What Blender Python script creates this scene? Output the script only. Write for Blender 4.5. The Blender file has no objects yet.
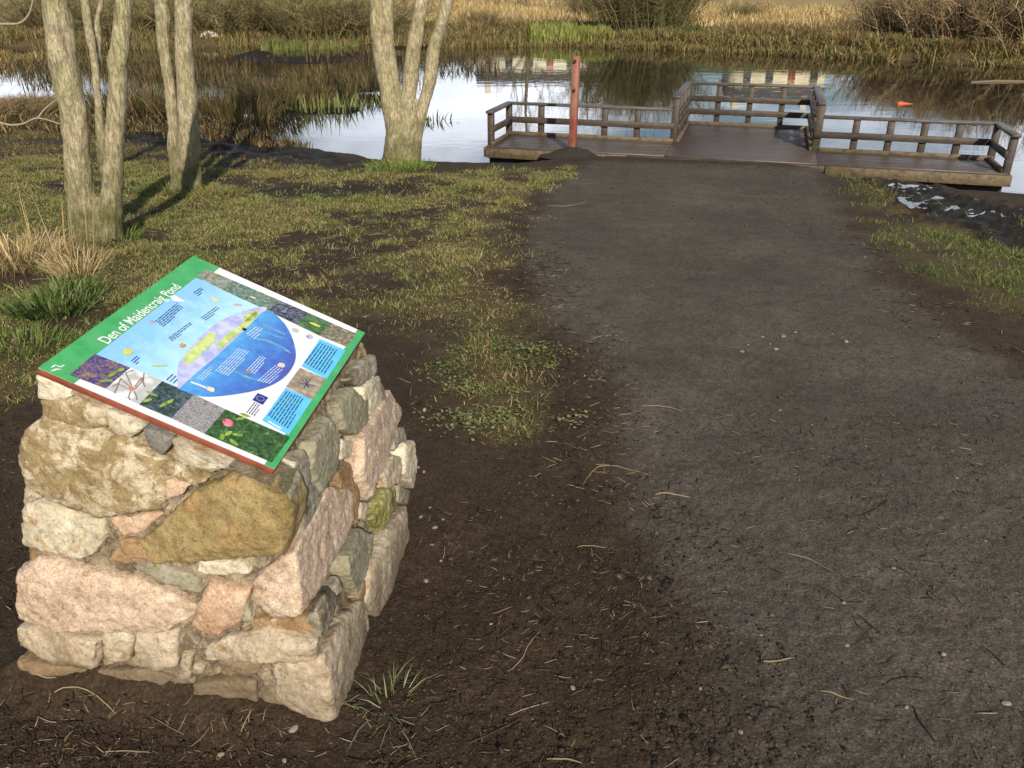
import bpy, bmesh, math, random
import numpy as np
from mathutils import Vector, Matrix

SC = bpy.context.scene
COL = SC.collection
RNG = np.random.default_rng(7)
random.seed(7)

# ------------------------------------------------------------------ camera, sky, sun, exposure
PITCH, FPX, CAM_H = math.radians(26), 840.0, 1.6
cam_d = bpy.data.cameras.new('camera')
cam_d.sensor_width = 36.0
cam_d.lens = FPX / 1024 * 36.0
cam_d.clip_start, cam_d.clip_end = 0.05, 2000
cam = bpy.data.objects.new('camera', cam_d)
COL.objects.link(cam)
cam.location = (0, 0, CAM_H)
cam.rotation_euler = (math.pi / 2 - PITCH, 0, 0)
SC.camera = cam

SUN_EL, SUN_AZ = math.radians(31), math.radians(168)      # azimuth clockwise from +Y: behind the camera, a little right
to_sun = Vector((math.sin(SUN_AZ) * math.cos(SUN_EL), math.cos(SUN_AZ) * math.cos(SUN_EL), math.sin(SUN_EL)))
sd = bpy.data.lights.new('sun', 'SUN')
sd.energy, sd.angle, sd.color = 5.0, math.radians(0.6), (1.0, 0.915, 0.78)
sun = bpy.data.objects.new('sun', sd)
COL.objects.link(sun)
sun.rotation_euler = to_sun.to_track_quat('Z', 'Y').to_euler()
sun.location = (3, -6, 8)

W = bpy.data.worlds.new('World')
SC.world = W
W.use_nodes = True
wn, wl = W.node_tree.nodes, W.node_tree.links
wn.clear()
w_out, w_bg = wn.new('ShaderNodeOutputWorld'), wn.new('ShaderNodeBackground')
w_sky = wn.new('ShaderNodeTexSky')
w_sky.sky_type = 'NISHITA'
w_sky.sun_disc = False
w_sky.sun_elevation, w_sky.sun_rotation = SUN_EL, SUN_AZ
w_sky.air_density, w_sky.dust_density = 1.0, 0.6
w_geo = wn.new('ShaderNodeTexCoord')
w_map = wn.new('ShaderNodeMapping')
w_map.inputs['Scale'].default_value = (1.6, 1.6, 6.0)
w_noise = wn.new('ShaderNodeTexNoise')
w_noise.inputs['Scale'].default_value, w_noise.inputs['Detail'].default_value = 1.9, 7
w_ramp = wn.new('ShaderNodeValToRGB')
w_ramp.color_ramp.elements[0].position, w_ramp.color_ramp.elements[1].position = 0.41, 0.60
w_mix = wn.new('ShaderNodeMixRGB')
w_mix.inputs['Color2'].default_value = (25.0, 25.9, 28.5, 1)
w_fac = wn.new('ShaderNodeMath')
w_fac.operation = 'MULTIPLY'
w_fac.inputs[1].default_value = 0.9
wl.new(w_geo.outputs['Generated'], w_map.inputs['Vector'])
wl.new(w_map.outputs['Vector'], w_noise.inputs['Vector'])
wl.new(w_noise.outputs['Fac'], w_ramp.inputs['Fac'])
wl.new(w_ramp.outputs['Color'], w_fac.inputs[0])
w_sep = wn.new('ShaderNodeSeparateXYZ')                    # more cloud in the north, over the pond
w_rng = wn.new('ShaderNodeMapRange')
w_rng.inputs['From Min'].default_value, w_rng.inputs['From Max'].default_value = -0.2, 0.7
w_rng.inputs['To Min'].default_value, w_rng.inputs['To Max'].default_value = 0.05, 1.0
w_mul = wn.new('ShaderNodeMath')
w_mul.operation = 'MULTIPLY'
wl.new(w_geo.outputs['Generated'], w_sep.inputs[0])
wl.new(w_sep.outputs['Y'], w_rng.inputs['Value'])
wl.new(w_fac.outputs['Value'], w_mul.inputs[0])
wl.new(w_rng.outputs['Result'], w_mul.inputs[1])
w_hi = wn.new('ShaderNodeMapRange')                           # a bank of cloud low down, clearer overhead
w_hi.inputs['From Min'].default_value, w_hi.inputs['From Max'].default_value = 0.25, 0.55
w_hi.inputs['To Min'].default_value, w_hi.inputs['To Max'].default_value = 1.0, 0.15
w_mu2 = wn.new('ShaderNodeMath')
w_mu2.operation = 'MULTIPLY'
wl.new(w_sep.outputs['Z'], w_hi.inputs['Value'])
wl.new(w_mul.outputs['Value'], w_mu2.inputs[0])
wl.new(w_hi.outputs['Result'], w_mu2.inputs[1])
wl.new(w_mu2.outputs['Value'], w_mix.inputs['Fac'])
wl.new(w_sky.outputs['Color'], w_mix.inputs['Color1'])
wl.new(w_mix.outputs['Color'], w_bg.inputs['Color'])
w_bg.inputs['Strength'].default_value = 0.085
wl.new(w_bg.outputs['Background'], w_out.inputs['Surface'])

SC.view_settings.view_transform = 'Standard'
SC.view_settings.look = 'None'
SC.view_settings.gamma = 1
SC.view_settings.exposure = 0.2
SC.cycles.max_bounces = 6
SC.cycles.use_denoising = True

# ------------------------------------------------------------------ geometry helpers
ct, st = math.cos(PITCH), math.sin(PITCH)
EYE = np.array([0, 0, CAM_H])


def ray(px, py):
    x, y = (px - 512) / FPX, (py - 384) / FPX
    return np.array([x, ct - y * st, -(y * ct + st)])


def at_z(px, py, z):
    d = ray(px, py)
    return EYE + d * ((z - CAM_H) / d[2])


def at_y(px, py, y):
    d = ray(px, py)
    return EYE + d * (y / d[1])


def on_ground(px, py):                       # the near ground is the plane z = -0.06 (y - 1.5)
    d = ray(px, py)
    return EYE + d * ((0.09 - CAM_H) / (d[2] + 0.06 * d[1]))


def on_plane(px, py, p0, n):
    d = ray(px, py)
    return EYE + d * (np.dot(np.array(p0) - EYE, n) / np.dot(d, n))


def mirrored(px, py, y):                     # what the pond shows at a pixel, at distance y
    d = ray(px, py)
    h = EYE + d * ((WATER_Z - CAM_H) / d[2])
    t = (y - h[1]) / d[1]
    return np.array([h[0] + d[0] * t, y, WATER_Z - d[2] * t])


def _hash(ix, iy, iz, seed):
    n = (ix.astype(np.int64) * 374761393 + iy.astype(np.int64) * 668265263 + iz.astype(np.int64) * 2147483647 + seed * 974711) & 0x7fffffff
    n = ((n ^ (n >> 13)) * 1274126177) & 0x7fffffff
    n = (n ^ (n >> 16)) & 0xffff
    return n / 65535.0


def vnoise(p, seed=0):
    p = np.asarray(p, float)
    i = np.floor(p).astype(np.int64)
    f = p - i
    f = f * f * (3 - 2 * f)
    r = 0
    for dx in (0, 1):
        wx = f[:, 0] if dx else 1 - f[:, 0]
        for dy in (0, 1):
            wy = f[:, 1] if dy else 1 - f[:, 1]
            for dz in (0, 1):
                wz = f[:, 2] if dz else 1 - f[:, 2]
                r = r + wx * wy * wz * _hash(i[:, 0] + dx, i[:, 1] + dy, i[:, 2] + dz, seed)
    return r


def fbm(p, octaves=4, seed=0):
    p = np.asarray(p, float)
    if p.shape[1] == 2:
        p = np.column_stack([p, np.zeros(len(p))])
    a, s, t = 0.5, 0, 0
    for o in range(octaves):
        s = s + a * vnoise(p, seed + o * 17)
        t += a
        p = p * 2.03 + 11.7
        a *= 0.5
    return s / t


def sstep(a, b, x):
    t = np.clip((x - a) / (b - a), 0, 1)
    return t * t * (3 - 2 * t)


def sdist(P, poly):                          # signed distance to a polygon, positive inside
    P = np.asarray(P)[:, :2]
    poly = np.asarray(poly)[:, :2]
    best = np.full(len(P), 1e9)
    ins = np.zeros(len(P), bool)
    n = len(poly)
    for k in range(n):
        a, b = poly[k], poly[(k + 1) % n]
        ab = b - a
        t = np.clip(((P - a) @ ab) / max(1e-9, ab @ ab), 0, 1)
        d = np.hypot(*(P - a - t[:, None] * ab).T)
        best = np.minimum(best, d)
        cond = (a[1] > P[:, 1]) != (b[1] > P[:, 1])
        xi = (b[0] - a[0]) * (P[:, 1] - a[1]) / (b[1] - a[1] + 1e-12) + a[0]
        ins ^= cond & (P[:, 0] < xi)
    return np.where(ins, best, -best)


def make_mesh(name, verts, faces, col=None, smooth=False):
    """faces: list of int arrays (m,3) or (m,4)."""
    me = bpy.data.meshes.new(name)
    verts = np.asarray(verts, np.float32)
    faces = [np.asarray(f, np.int32) for f in faces if len(f)]
    loops = np.concatenate([f.ravel() for f in faces])
    starts, o = [], 0
    for f in faces:
        starts.append(o + np.arange(len(f)) * f.shape[1])
        o += f.size
    starts = np.concatenate(starts).astype(np.int32)
    me.vertices.add(len(verts))
    me.vertices.foreach_set('co', verts.ravel())
    me.loops.add(len(loops))
    me.loops.foreach_set('vertex_index', loops)
    me.polygons.add(len(starts))
    me.polygons.foreach_set('loop_start', starts)
    if smooth:
        me.polygons.foreach_set('use_smooth', np.ones(len(starts), bool))
    me.update(calc_edges=True)
    me.validate()
    if col is not None:
        ca = me.color_attributes.new('col', 'FLOAT_COLOR', 'POINT')
        c = np.ones((len(verts), 4), np.float32)
        c[:, :col.shape[1]] = col
        ca.data.foreach_set('color', c.ravel())
    return me


def link(name, me, mat=None, parent=None, loc=None):
    o = bpy.data.objects.new(name, me)
    COL.objects.link(o)
    if mat and me is not None:
        if not me.materials:
            me.materials.append(mat)
    if parent:
        o.parent = parent
    if loc is not None:
        o.location = loc
    return o


def tag(o, label=None, cat=None, group=None, kind=None):
    for k, v in (('label', label), ('category', cat), ('group', group), ('kind', kind)):
        if v:
            o[k] = v
    return o


def empty(name, loc, label, cat, group=None):
    o = bpy.data.objects.new(name, None)
    o.empty_display_size = 0.1
    COL.objects.link(o)
    o.location = loc
    return tag(o, label, cat, group)


class MB:
    """collects geometry for ONE mesh"""
    def __init__(s):
        s.v, s.f, s.c, s.n = [], [], [], 0

    def add(s, v, faces, col=None):
        v = np.asarray(v, float).reshape(-1, 3)
        for f in faces:
            s.f.append(np.asarray(f, np.int64) + s.n)
        s.v.append(v)
        if col is not None:
            c = np.asarray(col, float)
            s.c.append(np.broadcast_to(c, (len(v), 3)) if c.ndim == 1 else c)
        s.n += len(v)
        return s

    def box(s, c, size, ax=None, bev=0.0):
        """box with centre c and half axes ax (3x3 rows), edges chamfered by bev"""
        ax = np.eye(3) if ax is None else np.asarray(ax, float)
        h = np.array(size, float) / 2
        if bev <= 0:
            q = np.array([[x, y, z] for z in (-1, 1) for y in (-1, 1) for x in (-1, 1)], float) * h
            f = [[0, 2, 3, 1], [4, 5, 7, 6], [0, 1, 5, 4], [2, 6, 7, 3], [0, 4, 6, 2], [1, 3, 7, 5]]
            return s.add(q @ ax + np.asarray(c), [f])
        bm = bmesh.new()
        bmesh.ops.create_cube(bm, size=1)
        bmesh.ops.scale(bm, vec=Vector(2 * h), verts=bm.verts)
        bmesh.ops.bevel(bm, geom=bm.edges[:], offset=min(bev, 0.45 * 2 * h.min()), segments=1, affect='EDGES')
        bm.verts.ensure_lookup_table()
        q = np.array([v.co[:] for v in bm.verts])
        f3 = [[v.index for v in f.verts] for f in bm.faces if len(f.verts) == 3]
        f4 = [[v.index for v in f.verts] for f in bm.faces if len(f.verts) == 4]
        bm.free()
        return s.add(q @ ax + np.asarray(c), [f for f in (f3, f4) if f])

    def bar(s, a, b, w, h, up=(0, 0, 1), bev=0.004):
        a, b = np.asarray(a, float), np.asarray(b, float)
        d = b - a
        L = np.linalg.norm(d)
        d /= L
        side = np.cross(up, d)
        side /= np.linalg.norm(side)
        u = np.cross(d, side)
        return s.box((a + b) / 2, (L, w, h), np.array([d, side, u]), bev)

    def tubes(s, P, R, sides=4, cap=True, col=None):
        """P (n,k,3) polylines, R (n,k) radii"""
        P, R = np.asarray(P, float), np.asarray(R, float)
        n, k, _ = P.shape
        T = np.gradient(P, axis=1)
        T /= np.linalg.norm(T, axis=2, keepdims=True) + 1e-9
        ref = np.where(np.abs(T[..., 2:3]) > 0.8, np.array([1.0, 0.2, 0]), np.array([0.1, 0.2, 1.0]))
        ref = np.broadcast_to(ref[:, :1], T.shape)
        A = np.cross(T, ref)
        A /= np.linalg.norm(A, axis=2, keepdims=True) + 1e-9
        B = np.cross(T, A)
        ang = np.arange(sides) / sides * 2 * np.pi
        V = P[:, :, None] + R[:, :, None, None] * (np.cos(ang)[None, None, :, None] * A[:, :, None] + np.sin(ang)[None, None, :, None] * B[:, :, None])
        idx = np.arange(n * k * sides).reshape(n, k, sides)
        a, b = idx[:, :-1], idx[:, 1:]
        q = np.stack([a, np.roll(a, -1, 2), np.roll(b, -1, 2), b], -1).reshape(-1, 4)
        fs = [q]
        if cap and sides == 4:
            fs += [idx[:, 0, ::-1].reshape(-1, 4), idx[:, -1].reshape(-1, 4)]
        cc = None
        if col is not None:
            cc = np.repeat(np.asarray(col, float), k * sides, axis=0)
        s.add(V.reshape(-1, 3), fs, cc)
        return s

    def blades(s, base, tip, width, col, bend=0.25, tipcol=None):
        """narrow bent leaves: base (n,3), tip (n,3)"""
        base, tip = np.asarray(base, float), np.asarray(tip, float)
        n = len(base)
        d = tip - base
        a = RNG.uniform(0, 2 * np.pi, n)
        side = np.column_stack([np.cos(a), np.sin(a), np.zeros(n)]) * np.asarray(width)[:, None] / 2
        L = np.linalg.norm(d, axis=1)
        mid = base + d * 0.5 + np.column_stack([np.zeros(n), np.zeros(n), L * bend])
        V = np.stack([base - side, base + side, mid + side * 0.8, mid - side * 0.8, tip], 1).reshape(-1, 3)
        i = np.arange(n)[:, None] * 5
        tc = col if tipcol is None else tipcol
        C = np.stack([col, col, (col + tc) / 2, (col + tc) / 2, tc], 1).reshape(-1, 3)
        return s.add(V, [i + np.array([0, 1, 2, 3]), i + np.array([3, 2, 4])], C)

    def build(s, name, mat=None, parent=None, smooth=False, loc=None):
        v = np.concatenate(s.v)
        f3 = [f for f in s.f if f.shape[1] == 3]
        f4 = [f for f in s.f if f.shape[1] == 4]
        fs = ([np.concatenate(f3)] if f3 else []) + ([np.concatenate(f4)] if f4 else [])
        c = np.concatenate(s.c) if s.c else None
        if loc is not None:
            v = v - np.asarray(loc)
        me = make_mesh(name, v, fs, c, smooth)
        return link(name, me, mat, parent, loc)


# ------------------------------------------------------------------ material helpers
class NT:
    def __init__(s, name):
        s.m = bpy.data.materials.new(name)
        s.m.use_nodes = True
        s.t = s.m.node_tree
        s.b = s.t.nodes['Principled BSDF']
        s.co = s.t.nodes.new('ShaderNodeTexCoord')

    def new(s, t, **kw):
        n = s.t.nodes.new(t)
        for k, v in kw.items():
            setattr(n, k, v)
        return n

    def put(s, sock, v):
        if hasattr(v, 'is_output') or isinstance(v, bpy.types.NodeSocket):
            s.t.links.new(v, sock)
        elif isinstance(v, (tuple, list)):
            sock.default_value = (*v, 1) if len(v) == 3 and sock.type == 'RGBA' else v
        else:
            sock.default_value = v

    def noise(s, scale, detail=4, rough=0.55, vec=None, stretch=None, dist=0.0, rot=0.0):
        n = s.new('ShaderNodeTexNoise')
        n.inputs['Scale'].default_value, n.inputs['Detail'].default_value = scale, detail
        n.inputs['Roughness'].default_value, n.inputs['Distortion'].default_value = rough, dist
        v = vec or s.co.outputs['Object']
        if stretch:
            mp = s.new('ShaderNodeMapping')
            mp.inputs['Scale'].default_value = stretch
            mp.inputs['Rotation'].default_value = (0, 0, rot)
            s.put(mp.inputs['Vector'], v)
            v = mp.outputs['Vector']
        s.put(n.inputs['Vector'], v)
        return n.outputs['Fac']

    def ramp(s, fac, stops):
        n = s.new('ShaderNodeValToRGB')
        e = n.color_ramp.elements
        while len(e) < len(stops):
            e.new(0.5)
        for k, (p, c) in enumerate(stops):
            e[k].position = p
            e[k].color = (c, c, c, 1) if not isinstance(c, (tuple, list)) else (*c, 1)
        s.put(n.inputs['Fac'], fac)
        return n.outputs['Color']

    def mix(s, fac, a, b, mode='MIX'):
        n = s.new('ShaderNodeMixRGB', blend_type=mode)
        s.put(n.inputs['Fac'], fac)
        s.put(n.inputs['Color1'], a)
        s.put(n.inputs['Color2'], b)
        return n.outputs['Color']

    def math(s, op, a, b=0.0):
        n = s.new('ShaderNodeMath', operation=op)
        s.put(n.inputs[0], a)
        s.put(n.inputs[1], b)
        return n.outputs['Value']

    def attr(s, name):
        n = s.new('ShaderNodeAttribute')
        n.attribute_name = name
        return n.outputs['Color']

    def bump(s, h, strength=0.5, dist=0.02):
        n = s.new('ShaderNodeBump')
        n.inputs['Strength'].default_value, n.inputs['Distance'].default_value = strength, dist
        s.put(n.inputs['Height'], h)
        s.put(s.b.inputs['Normal'], n.outputs['Normal'])

    def done(s, col=None, rough=0.8, spec=0.3, metal=0.0):
        if col is not None:
            s.put(s.b.inputs['Base Color'], col)
        s.put(s.b.inputs['Roughness'], rough)
        s.put(s.b.inputs['Specular IOR Level'], spec)
        s.put(s.b.inputs['Metallic'], metal)
        return s.m


def plain(name, c, rough=0.6, var=0.25, scale=20, spec=0.3):
    t = NT(name)
    f = t.noise(scale, 5)
    col = t.mix(t.ramp(f, [(0.3, 0.0), (0.7, 1.0)]), tuple(x * (1 - var) for x in c), tuple(min(1, x * (1 + var)) for x in c))
    return t.done(col, rough, spec)


def blade_mat(name, transl=0.3):
    t = NT(name)
    c = t.attr('col')
    c = t.mix(t.ramp(t.noise(40, 2), [(0.3, 0.0), (0.7, 1.0)]), c, t.mix(1.0, c, (0.75, 0.78, 0.7), 'MULTIPLY'))
    m = t.done(c, 0.65, 0.15)
    tr, mx = t.new('ShaderNodeBsdfTranslucent'), t.new('ShaderNodeMixShader')
    t.put(tr.inputs['Color'], c)
    mx.inputs['Fac'].default_value = transl
    out = t.t.nodes['Material Output']
    t.t.links.new(t.b.outputs[0], mx.inputs[1])
    t.t.links.new(tr.outputs[0], mx.inputs[2])
    t.t.links.new(mx.outputs[0], out.inputs['Surface'])
    return m


BLADE = blade_mat('grass_blade')
STRAW = blade_mat('dead_stalk', 0.15)
TWIG = blade_mat('twig_bark', 0.0)

# ------------------------------------------------------------------ terrain
WATER_Z = -0.85
NEAR_SHORE = np.array([(-40, 20), (-16, 19.5), (-9, 18.0), (-6.3, 16.6), (-5.0, 15.3), (-3.9, 13.9), (-2.6, 12.4), (-1.7, 11.65), (-0.9, 11.40), (0.2, 11.35),
                       (0.6, 11.7), (1.4, 12.0), (2.4, 11.6), (3.5, 11.2), (4.0, 10.7), (4.5, 10.15), (5.2, 9.8), (6.2, 9.45), (7.5, 9.2), (12, 8.8), (40, 6)])
FAR_SHORE = np.array([(-60, 44), (-22, 34), (-13, 33), (-8, 35.5), (-2.3, 34.2), (2.2, 34.8), (3.7, 33.8), (6.8, 32.4), (11, 29.2), (14.5, 26.6), (20, 24), (30, 20), (60, 16)])


def y_near(x):
    return np.interp(x, NEAR_SHORE[:, 0], NEAR_SHORE[:, 1])


def y_far(x):
    return np.interp(x, FAR_SHORE[:, 0], FAR_SHORE[:, 1])


PATH = [on_ground(*p) for p in [(592, 160), (545, 190), (530, 230), (528, 270), (560, 330), (598, 370), (612, 420), (640, 470), (668, 540), (690, 620), (700, 767)]]
PATH += [(0.35, 0.6, 0), (0.35, -6, 0), (6, -6, 0), (4.5, 2.2, 0)]
PATH += [on_ground(*p) for p in [(1110, 420), (1024, 372), (950, 322), (885, 270), (848, 225), (818, 168)]]
GRASS_W = [on_ground(*p) for p in [(-500, 420), (-60, 420), (30, 405), (330, 330), (385, 322), (428, 345), (436, 385), (452, 436), (500, 446), (545, 425), (562, 400), (545, 340), (522, 300), (512, 250),
                                   (525, 205), (580, 172), (560, 166), (460, 172), (340, 170), (230, 168), (150, 165), (60, 156), (-500, 156)]]
GRASS_E = [on_ground(*p) for p in [(832, 166), (852, 200), (880, 240), (920, 285), (985, 318), (1060, 335), (1300, 330), (1300, 230), (1024, 215), (900, 196)]]
WET_E = [on_ground(*p) for p in [(872, 186), (930, 190), (1010, 206), (1100, 215), (1100, 250), (1000, 244), (940, 222), (890, 206)]]
BANK_W = [on_ground(*p) for p in [(120, 118), (215, 122), (290, 142), (352, 158), (350, 165), (280, 166), (180, 150), (110, 140)]]
DARK_STRIP = [on_ground(*p) for p in [(230, 192), (300, 186), (420, 184), (440, 192), (400, 198), (280, 199)]]  # strip across the left grass, coloured darker and with blades thinned

PUDDLE_Z = float(np.mean([p[2] for p in WET_E])) - 0.01


def terrain(P, detail=True):
    x, y = P[:, 0], P[:, 1]
    zn = -0.06 * (np.maximum(y, -8) - 1.5)
    d = y_near(x) - y + (fbm(np.column_stack([x * 2.2, y * 2.2]), 3, 5) - 0.5) * np.where(x > -1, 0.2, 0.5)
    w = np.where(x < -3.5, 1.2, np.where(x > 3.7, 1.2, 0.45))
    land = WATER_Z - 0.02 + (np.maximum(zn, WATER_Z + 0.05) - WATER_Z + 0.02) * sstep(0, 1, d / w)
    bed = WATER_Z - 0.02 - 0.5 * sstep(0, 2.0, -d)
    z = np.where(d > 0, land, bed)
    e = y - y_far(x) + (fbm(np.column_stack([x * 0.7, y * 0.7]), 3, 8) - 0.5) * 1.6
    bank = WATER_Z - 0.05 + 0.28 * sstep(0, 0.8, e) + 0.019 * np.maximum(e, 0) + 9.2 * sstep(35, 125, e) ** 1.2 + 0.05 * np.maximum(e - 120, 0)
    z = np.where(e > 0, np.maximum(bank, z), z)
    # shallow marsh with low mud banks on the west side
    m = sstep(0.50, 0.62, fbm(np.column_stack([x * 0.30, y * 0.42]), 3, 21)) * sstep(-1.6, -3.4, x) * sstep(15.5, 17.5, y) * sstep(-11.5, -8.5, x)
    z = np.where((z < WATER_Z) | (e > -3), np.maximum(z, WATER_Z - 0.12 + 0.145 * m - 0.4 * sstep(-3.2, -1.4, x)), z) if True else z
    z = np.where(x > -1.6, np.where((d < 0) & (e < 0), bed, z), z)
    z = z + sstep(-0.2, 0.3, sdist(P, BANK_W)) * (fbm(np.column_stack([x * 4, y * 4]), 4, 23) - 0.5) * 0.16
    # a grassy spit far left
    spit = np.exp(-((x + 18.0) / 2.6) ** 2 - ((y - 27.5) / 1.4) ** 2)
    z = np.maximum(z, WATER_Z - 0.25 + 0.6 * spit)
    wet = sstep(-0.35, 0.05, sdist(P, WET_E))
    lump = (fbm(np.column_stack([x * 9, y * 13]), 5, 60) - 0.5) * 0.13 + (fbm(np.column_stack([x * 30, y * 34]), 3, 64) - 0.5) * 0.05
    z = z * (1 - wet) + wet * (np.clip(z, PUDDLE_Z - 0.05, PUDDLE_Z + 0.07) * 0.35 + (PUDDLE_Z + 0.020) * 0.65 + lump)
    foot = np.array([(-1.25, 1.594), (-0.434, 1.451), (-0.332, 2.325), (-1.15, 2.468)])
    dc = -sdist(np.column_stack([x, y]), foot)
    z = z + 0.058 * sstep(0.12, -0.02, dc) * (0.25 + 1.3 * fbm(np.column_stack([x * 7, y * 7]), 3, 88) * sstep(-0.40, -0.75, x)) 
    if detail:
        near = sstep(14, 2, y) * (d > 0.1)
        P2 = np.column_stack([x, y])
        g = np.clip(sdist(P, GRASS_W) * 2 + 0.5, 0, 1)
        z = z + near * ((fbm(P2 * 1.3, 3, 31) - 0.5) * 0.05 + (fbm(P2 * 9, 3, 32) - 0.5) * (0.012 + 0.025 * g) + (fbm(P2 * 45, 3, 33) - 0.5) * 0.010)
    return z


def ground_z(x, y):
    return terrain(np.array([[x, y]], float))[0]


def build_ground():
    r = np.concatenate([[0.02, 0.3, 0.6, 0.85], np.exp(np.linspace(math.log(1.05), math.log(42), 600)), np.exp(np.linspace(math.log(43), math.log(700), 60))])
    a = np.radians(np.concatenate([np.linspace(-180, -46, 40)[:-1], np.linspace(-46, 46, 760), np.linspace(46, 180, 40)[1:-1]]))
    na, nr = len(a), len(r)
    X = r[:, None] * np.sin(a)[None]
    Y = r[:, None] * np.cos(a)[None]
    P = np.column_stack([X.ravel(), Y.ravel()])
    z = terrain(P)
    x, y = P[:, 0], P[:, 1]
    P2 = P
    wob = (fbm(P2 * 3.0, 4, 41) - 0.5)
    fine = (fbm(P2 * 14.0, 3, 42) - 0.5)
    d = y_near(x) - y
    e = y - y_far(x)
    soil = np.array([0.047, 0.0315, 0.0195])
    gravel = np.array([0.086, 0.072, 0.0565])
    sward = np.array([0.085, 0.066, 0.029])
    mud = np.array([0.018, 0.014, 0.010])
    c = np.tile(soil, (len(P), 1)) * (0.8 + 0.5 * fbm(P2 * 2.1, 4, 50))[:, None]
    mp = sstep(-0.16, 0.20, sdist(P, PATH) + wob * 0.5 + fine * 0.12)
    gw = sstep(-0.12, 0.22, sdist(P, GRASS_W) + wob * 0.55 + fine * 0.25)
    ge = sstep(-0.12, 0.25, sdist(P, GRASS_E) + wob * 0.6 + fine * 0.25)
    g = np.maximum(gw, ge)
    c = c * (1 - mp[:, None]) + mp[:, None] * gravel * (0.62 + 0.76 * fbm(P2 * 1.6, 5, 51))[:, None]
    patch = sstep(0.30, 0.50, fbm(P2 * 2.4, 4, 52))
    c = c * (1 - (g * patch)[:, None]) + (g * patch)[:, None] * sward
    wet = np.zeros(len(P))
    we = sstep(-0.05, 0.12, sdist(P, WET_E) + wob * 0.3)
    bw = sstep(-0.15, 0.25, sdist(P, BANK_W) + wob * 0.5)
    shore = sstep(0.8, 0.1, d) * (d > -3)
    tr = sstep(-0.1, 0.12, sdist(P, DARK_STRIP) + wob * 0.4)
    mm = np.clip(np.maximum.reduce([we, bw, shore * 0.8, tr * 0.7]), 0, 1)
    c = c * (1 - mm[:, None]) + mm[:, None] * mud
    wet = np.maximum.reduce([0.25 * we, bw * 0.28 * sstep(0.35, 0.6, fbm(P2 * 5, 3, 61)), shore * 0.25])
    # far bank and fields
    fb = (e > 0).astype(float)
    hay = np.array([0.30, 0.22, 0.10])
    green = np.array([0.060, 0.075, 0.025])
    brown = np.array([0.10, 0.070, 0.035])
    far = brown + (green - brown) * sstep(3, 6, e + 8 * (fbm(P2 * 0.15, 3, 70) - 0.5))[:, None]
    far = far + (hay - far) * sstep(8, 13, e + 6 * (fbm(P2 * 0.1, 3, 71) - 0.5))[:, None]
    far = far + (np.array([0.09, 0.11, 0.04]) - far) * sstep(45, 60, e)[:, None]
    c = c * (1 - fb[:, None]) + fb[:, None] * far
    marsh = ((d < 0) & (e < 0)).astype(float)
    c = c * (1 - marsh[:, None]) + marsh[:, None] * np.array([0.020, 0.016, 0.011])
    sp = np.exp(-((x + 18.0) / 2.6) ** 2 - ((y - 27.5) / 1.4) ** 2) > 0.45
    c[sp] = (0.20, 0.15, 0.07)
    V = np.column_stack([x, y, z])
    i = np.arange(nr * na).reshape(nr, na)
    q = np.stack([i[:-1], i[1:], np.roll(i[1:], -1, 1), np.roll(i[:-1], -1, 1)], -1).reshape(-1, 4)
    col = np.column_stack([c, np.ones(len(c))])
    me = make_mesh('ground', V, [q], col, smooth=True)
    ca = me.color_attributes.new('mask', 'FLOAT_COLOR', 'POINT')
    ca.data.foreach_set('color', np.column_stack([mp, g, wet, np.ones(len(c))]).astype(np.float32).ravel())
    t = NT('ground')
    base = t.attr('col')
    sep = t.new('ShaderNodeSeparateColor')
    t.put(sep.inputs[0], t.attr('mask'))
    f1 = t.noise(28, 6, 0.65)
    f2 = t.noise(150, 4, 0.7)
    f3 = t.noise(6, 5, 0.6)
    v = t.new('ShaderNodeTexVoronoi')
    v.inputs['Scale'].default_value = 95
    t.put(v.inputs['Vector'], t.co.outputs['Object'])
    grain = t.ramp(v.outputs['Distance'], [(0.0, 1.7), (0.35, 1.0), (0.8, 0.5)])
    k = t.mix(1.0, t.ramp(f1, [(0.25, 0.70), (0.5, 1.0), (0.78, 1.32)]), t.ramp(f2, [(0.25, 0.55), (0.5, 1.0), (0.8, 1.6)]), 'MULTIPLY')
    k = t.mix(0.6, k, grain, 'MULTIPLY')
    k = t.mix(1.0, k, t.ramp(f3, [(0.25, 0.75), (0.75, 1.25)]), 'MULTIPLY')
    c2 = t.mix(1.0, base, k, 'MULTIPLY')
    # scattered pale grit on the gravel
    v2 = t.new('ShaderNodeTexVoronoi')
    v2.inputs['Scale'].default_value = 38
    t.put(v2.inputs['Vector'], t.co.outputs['Object'])
    grit = t.math('MULTIPLY', t.ramp(v2.outputs['Distance'], [(0.06, 1.0), (0.10, 0.0)]), t.math('GREATER_THAN', v2.outputs['Color'], 0.86))
    c2 = t.mix(t.math('MULTIPLY', grit, 0.6), c2, (0.22, 0.19, 0.15))
    rough = t.mix(sep.outputs[2], (0.95, 0.95, 0.95), (0.24, 0.24, 0.24))
    bw_ = t.new('ShaderNodeRGBToBW')
    t.put(bw_.inputs[0], rough)
    hsum = t.math('ADD', t.math('MULTIPLY', f1, 0.6), t.math('ADD', t.math('MULTIPLY', f2, 0.3), t.math('MULTIPLY', v.outputs['Distance'], -0.25)))
    bst = t.math('MULTIPLY', hsum, t.math('SUBTRACT', 1.0, t.math('MULTIPLY', sep.outputs[2], 0.93)))
    t.bump(bst, 0.8, 0.009)
    m = t.done(c2, bw_.outputs[0], t.math('ADD', 0.12, t.math('MULTIPLY', sep.outputs[2], 0.4)))
    o = link('ground', me, m)
    o['kind'] = 'structure'
    return V


build_ground()


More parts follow.
